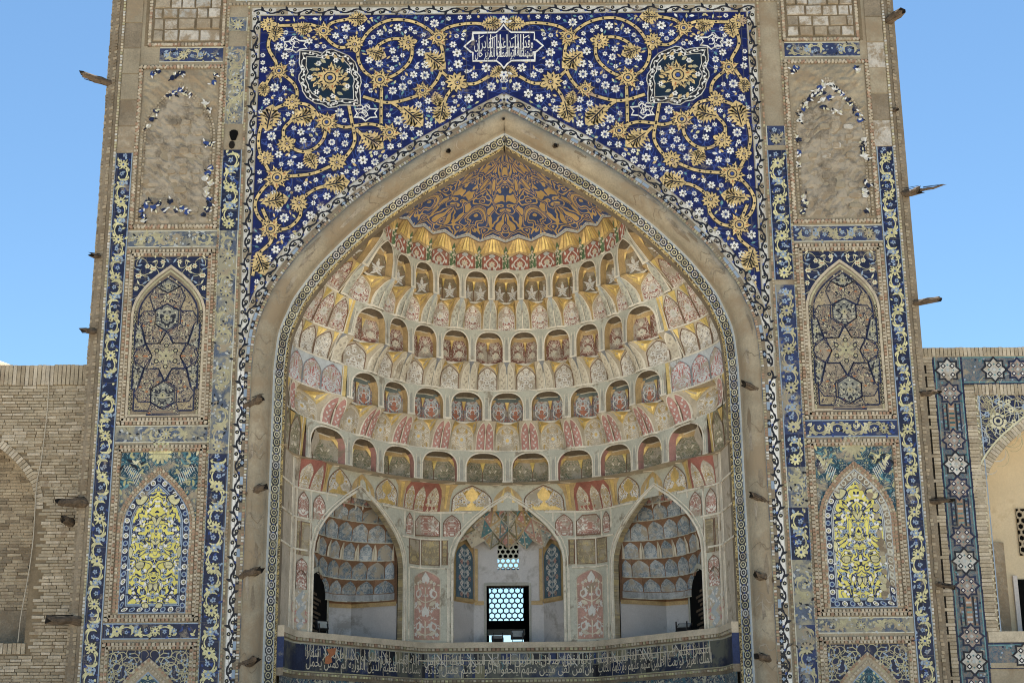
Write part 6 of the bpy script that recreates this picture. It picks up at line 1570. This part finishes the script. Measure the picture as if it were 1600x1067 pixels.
# geometric frame: star crosses, knots and double bars
def girih(c, s0, s1, wd, ph):
    n = max(1, int((s1 - s0) / .6)); c.grid(s0, s1, -wd / 2, wd / 2, n, 1, "wing_ground", .02); P_ = 2.66
    for q in (-1, 1):
        c.rib([(s0, q * wd * .5), (s1, q * wd * .5)], .05, "navy_tile", .028); c.rib([(s0, q * wd * .44), (s1, q * wd * .44)], .03, "teal_pale", .024)
    r_ = random.Random(4)
    for k in range(int((s1 - s0) * 16)):
        c.grid(*(lambda a: (a, a + .05))(r_.uniform(s0, s1 - .06)), *(lambda b: (b, b + .05))(r_.uniform(-wd * .42, wd * .38)), 1, 1, r_.choice(["teal_tile", "teal_pale", "pale_blue", "m_greydark", "navy_tile", "teal_pale"]), .025)
    def knot(u, sz, mi, mo):                         # eight-pointed star with four eyelets
        q = [(u + (sz * 1.18 if b % 2 == 0 else sz * .86) * math.cos(b * math.pi / 8), (sz * 1.18 if b % 2 == 0 else sz * .86) * math.sin(b * math.pi / 8)) for b in range(16)]
        c.poly(q, mi, .032); c.rib(q, .05, mo, .036, True)
        for a in range(4):
            t = a * math.pi / 2 + math.pi / 4; x, y = u + sz * .60 * math.cos(t), sz * .60 * math.sin(t)
            q = [(x + sz * .27 * math.cos(b * math.pi / 2), y + sz * .27 * math.sin(b * math.pi / 2)) for b in range(4)]; c.poly(q, mo, .039); c.disc((x, y), sz * .13, "white_tile", .043, 4)
            t -= math.pi / 4; x, y = u + sz * .52 * math.cos(t), sz * .52 * math.sin(t); c.disc((x, y), sz * .10, mo if mi == "white_tile" else "teal_pale", .039, 4)
        c.disc((u, 0), sz * .2, "teal_tile" if mi == "white_tile" else "m_greyblue", .040, 4)
    k = math.floor((s0 - ph) / P_) - 1
    while ph + k * P_ < s1 + P_:
        u = ph + k * P_; k += 1
        if s0 + .4 < u < s1 - .4: knot(u, .30, "white_worn", "black_tile")
        for e in (-1, 1):
            if s0 + .4 < u + e * .68 < s1 - .4: knot(u + e * .66, .28, "wing_knot", "navy_tile")
        a, b = max(u + .95, s0 + .1), min(u + P_ - .95, s1 - .1)
        if b - a > .3:
            for q in (-1, 1):
                for o, m in ((.30, "navy_tile"), (.16, "black_tile")): c.rib([(a, q * wd * o), (b, q * wd * o)], .04, m, .033)
                for x in np.arange(a, b, .11): c.grid(float(x), float(x) + .05, q * wd * .23 - .03, q * wd * .23 + .03, 1, 1, random.choice(["teal_pale", "brick_rose", "navy_tile", "pale_blue"]), .031)
            c.grid(a, b, -wd * .1, wd * .1, 1, 1, "brick_rose", .03)
            for x in np.arange(a + .06, b - .1, .13): c.grid(float(x), float(x) + .05, -wd * .09, wd * .09, 1, 1, random.choice(["teal_pale", "teal_tile", "m_greyblue"]), .034)
wdv = bx1 - bx0
g = G(); zz_ = [aw(1490, y)[1] for y in (610, 720, 866, 1022)]
girih(Cv(g, lambda u, v, h: ((bx0 + bx1) / 2 + v, -h, u)), 1.0, zc1, wdv, zc1 - .42); put(g, "geometric_border", wr)
g = G(); girih(Cv(g, lambda u, v, h: (u, -h, (zc0 + zc1) / 2 + v)), bx1 + .02, 20, zc1 - zc0, (bx0 + bx1) / 2 + 1.3); put(g, "geometric_border", wr)
zb1_, zb0_ = aw(1560, 1005)[1], aw(1560, 1043)[1]
g = G(); girih(Cv(g, lambda u, v, h: (u, -h, (zb0_ + zb1_) / 2 + v)), bx1 + .02, 20, zb1_ - zb0_, (bx0 + bx1) / 2 + 1.4); put(g, "geometric_border", wr)
# inside the niche
yb = 1.6
lx0, lz1 = at(1586, 795, YW + yb); lz0 = at(1586, 868, YW + yb)[1]
g = G(); c = Cv(g, lambda u, v, h: (u, yb - h, v)); c.grid(lx0, lx0 + 1.6, lz0, lz1, 1, 1, "void_shade", .01); hex_lattice(c, lx0, lx0 + 1.6, lz0, lz1, .19, .078, "brick_a", .06, .05)  # black sheet stands in for the unlit space behind the lattice
put(g, "lattice_window", wr)
dx0, dz1 = at(1588, 905, YW + yb)
g = G(); g.box(dx0, dx0 + 1.4, yb - .05, yb, zn0, dz1, "void_shade"); g.box(dx0 - .12, dx0, yb - .10, yb, zn0, dz1 + .1, "white_plaster"); g.box(dx0 - .6, dx0 - .3, yb - .12, yb, zn0 + .02, aw(1560, 835)[1], "stone_c"); put(g, "doorway", wr)  # near-black box stands in for the unlit doorway
g = G(); c = Cv(g, lambda u, v, h: (u, -h, v)); c.rib([(aw(1457, 700)[0] - .02, 12.4 - k * .5) for k in range(24)], .05, "wood_dark", .036); put(g, "wall_crack", wr)
# ------------------------------------------------------------------ small far dome
dm = thing("brick_dome", "low brown brick dome peeping over the left wall", "dome", (*([at(-30, 585, 16)[0]]), 16, 9.0))
g = G(); nU, nV = 28, 7; rad = 2.35; ztopd = at(-10, 563, 16)[1] - 9.0
I = [[g.v((rad * math.cos(6.2832 * i / nU) * math.cos(1.57 * j / nV), rad * math.sin(6.2832 * i / nU) * math.cos(1.57 * j / nV), ztopd - 1.6 + 1.6 * math.sin(1.57 * j / nV))) for i in range(nU)] for j in range(nV + 1)]
for j in range(nV):
    for i in range(nU): g.f((I[j][i], I[j][(i + 1) % nU], I[j + 1][(i + 1) % nU], I[j + 1][i]), "brick_b" if j % 2 else "brick_a")
put(g, "dome_shell", dm); g = G()
for k in range(24):
    a0, a1 = 6.2832 * k / 24, 6.2832 * (k + 1) / 24; q = [(rad + .1) * math.cos(a0), (rad + .1) * math.sin(a0), (rad + .1) * math.cos(a1), (rad + .1) * math.sin(a1)]
    g.f(tuple(g.v(p) for p in ((q[0], q[1], -1), (q[2], q[3], -1), (q[2], q[3], ztopd - 1.5), (q[0], q[1], ztopd - 1.5))), "brick_b")
put(g, "dome_drum", dm)

# ------------------------------------------------------------------ timber stubs, lamps, cable
def beam(label, p, d, ln, r, cat="wooden beam", group="timber beam ends in the portal walls", seed=0, taper=.8, mat="wood"):
    rr = random.Random(seed); t = thing("wooden_beam", label, cat, p, group); g = G(); d = Vector(d).normalized(); ux = d.cross(Vector((0, 0, 1))).normalized(); uy = ux.cross(d); rows = []; n = 9
    for j in range(7):
        s_ = -.25 + (ln + .25) * j / 6; k = r * (1 - (1 - taper) * j / 6) * rr.uniform(.88, 1.1); bend = (ux * rr.uniform(-.03, .03) + uy * rr.uniform(-.03, .03)) * (j > 1)
        rows.append([g.v(tuple(d * (s_ + (rr.uniform(-.14, .10) if j == 6 else 0)) + bend + (ux * math.cos(6.2832 * i / n) + uy * math.sin(6.2832 * i / n)) * k * rr.uniform(.82, 1.12))) for i in range(n)])
    for a, b in zip(rows, rows[1:]):
        for i in range(n): g.f((a[i], a[(i + 1) % n], b[(i + 1) % n], b[i]), mat)
    g.f(tuple(rows[-1]), "wood_dark"); put(g, "shaft", t); g = G()
    for k in range(3):
        a = rr.uniform(0, 6.28); o = (ux * math.cos(a) + uy * math.sin(a)) * r * 1.0; s_ = d * ln * .9; q = [o + d * ln * .1, o * 1.06 + d * ln * .15 + uy * .015, o * .9 + s_ + uy * .01, o * .9 + s_]
        g.f(tuple(g.v(tuple(v)) for v in q), "wood_dark")
    put(g, "split", t); return t
def B_(label, root, tip, r, seed, depth=.35, **k):     # root and tip as image pixels; the tip leans out of the wall
    (x0, z0), (x1, z1) = at(*root, .15), at(*tip, -depth); v = (x1 - x0, -depth - .15, z1 - z0); beam(label, (x0, .15, z0), v, math.sqrt(sum(q * q for q in v)), r, seed=seed, **k)
B_("straight grey beam stub jutting from the left wall against the sky, highest on that side", (176, 131), (128, 117), .12, 1)
B_("short splintered beam stub on the left edge beside the star panel's top", (160, 402), (141, 398), .07, 2, .3)
B_("slim beam stub on the left edge just above the plain brick wall", (152, 518), (127, 517), .08, 3, .3)
B_("thick dark beam jutting out beside the yellow panel, over the brick wall", (136, 786), (92, 783), .15, 4, .4)
B_("weathered beam left of the floral band under the left yellow panel", (130, 969), (76, 967), .14, 5, .4)
B_("tiny broken beam end in the brick wall below a thick beam", (104, 814), (97, 812), .13, 6, .1)
B_("forked splintered beam at the top right edge of the portal", (1382, 36), (1411, 18), .15, 7, .4)
B_("tiny dark beam end on the right edge against the sky", (1393, 173), (1402, 171), .07, 8, .2)
B_("long crooked pale beam reaching over the sky on the right", (1405, 304), (1440, 296), .13, 9, .3)
B_("round-ended beam stub beside the right star panel", (1424, 475), (1470, 465), .10, 10, .35)
B_("beam end crossing the geometric tile frame near its top corner", (1434, 616), (1468, 612), .08, 11, .4)
B_("beam end over the geometric tile frame beside the right yellow panel", (1449, 783), (1486, 781), .08, 12, .4)
B_("thin split beam end over the geometric tile frame at its lower part", (1461, 913), (1491, 917), .07, 13, .4)
(xa, za), (xb, zb) = at(1438, 296, -.3), at(1477, 290, -.5)
beam("thin splintered branch continuing the long crooked beam", (xa, -.3, za), (xb - xa, -.2, zb - za), math.hypot(xb - xa, zb - za), .05, seed=14, taper=.5)
for i, (lab, px, py, dx) in enumerate((("topmost stub in the left plaster moulding, beside the painted vault", 402, 628, 1), ("second stub from the top in the left plaster moulding", 402, 768, 1), ("third stub from the top in the left plaster moulding", 396, 896, 1), ("lowest stub in the left plaster moulding, beside the inscription", 391, 1036, 1),
        ("topmost stub across the right plaster moulding", 1172, 608, -1), ("second stub from the top across the right plaster moulding", 1184, 781, -1), ("third stub from the top across the right plaster moulding", 1191, 903, -1), ("lowest stub across the right plaster moulding", 1196, 1031, -1))):
    x, z = at(px, py, -.1); beam("dark timber " + lab, (x - dx * .12, -.05, z), (dx * .8, -.55, .25), .42, .13 if dx > 0 else .11, group="timber stubs in the arch moulding", seed=20 + i)
for i, (lab, px, py) in enumerate((("small round peg at the very apex of the arch", 787, 181), ("small round peg in the plaster moulding left of the apex", 702, 236), ("small round peg in the plaster moulding right of the apex", 868, 228))):
    x, z = at(px, py, -.1); beam("dark " + lab, (x, -.02, z), (.0, -1, -.25 if i else -.8), .2 if i else .32, .085 if i else .05, group="pegs in the top of the arch", seed=30 + i)
def floodlight(label, s_, z, yaw, tilt, sz, h):
    p = tuple(NICHE_K * a + b for a, b in zip(wall(s_, z, h), NICHE_O)); t = thing("floodlight", label, "floodlight", p, "floodlights on the balcony ledge"); t.rotation_euler = (0, 0, yaw)
    g = G(); g.box(-sz, sz, -.06, .06, .14, .14 + sz * 1.3, "rubber"); o = put(g, "housing", t); o.rotation_euler = (tilt, 0, 0)
    g = G(); g.box(-sz * .84, sz * .84, -.068, -.061, .14 + sz * .14, .14 + sz * 1.16, "lamp_glass"); q = put(g, "glass", t); q.rotation_euler = (tilt, 0, 0)
    g = G(); g.box(-sz * .8, -sz * .7, -.03, .03, 0, .3, "rubber"); g.box(sz * .7, sz * .8, -.03, .03, 0, .3, "rubber"); g.box(-sz * .8, sz * .8, -.05, .05, 0, .03, "rubber"); put(g, "bracket", t)
    return t
a, _ = wall_hit(507, 990); floodlight("square floodlight tilted up in front of the left doorway", a, 5.27, .7, -.35, .19, -.05)
a, _ = wall_hit(1066, 985); floodlight("flat open floodlight lying near the right doorway", a, 5.27, -.5, -1.0, .22, .02)
floodlight("left one of the two dark floodlights in the middle window", -.32, 5.27, .1, -1.05, .18, -.02)
floodlight("right one of the two dark floodlights in the middle window", .26, 5.27, 0, -.5, .21, -.02)
cb = link("cable", None); g = G(); path = [at(x, y, YW - .06) for x, y in ((77, 572), (74, 640), (65, 715), (57, 760), (52, 840), (44, 900), (33, 960), (28, 1003))]
c = Cv(g, lambda u, v, h: (u, YW - .05 - h, v)); sm = [(float(a), float(b)) for a, b in smooth_pts(path, 4)]; c.rail(sm, .022, "rope", 0, .02)
bpy.data.objects.remove(cb); o = put(g, "cable", None); tag(o, "pale thin cable hanging down the plain brick wall", "cable")
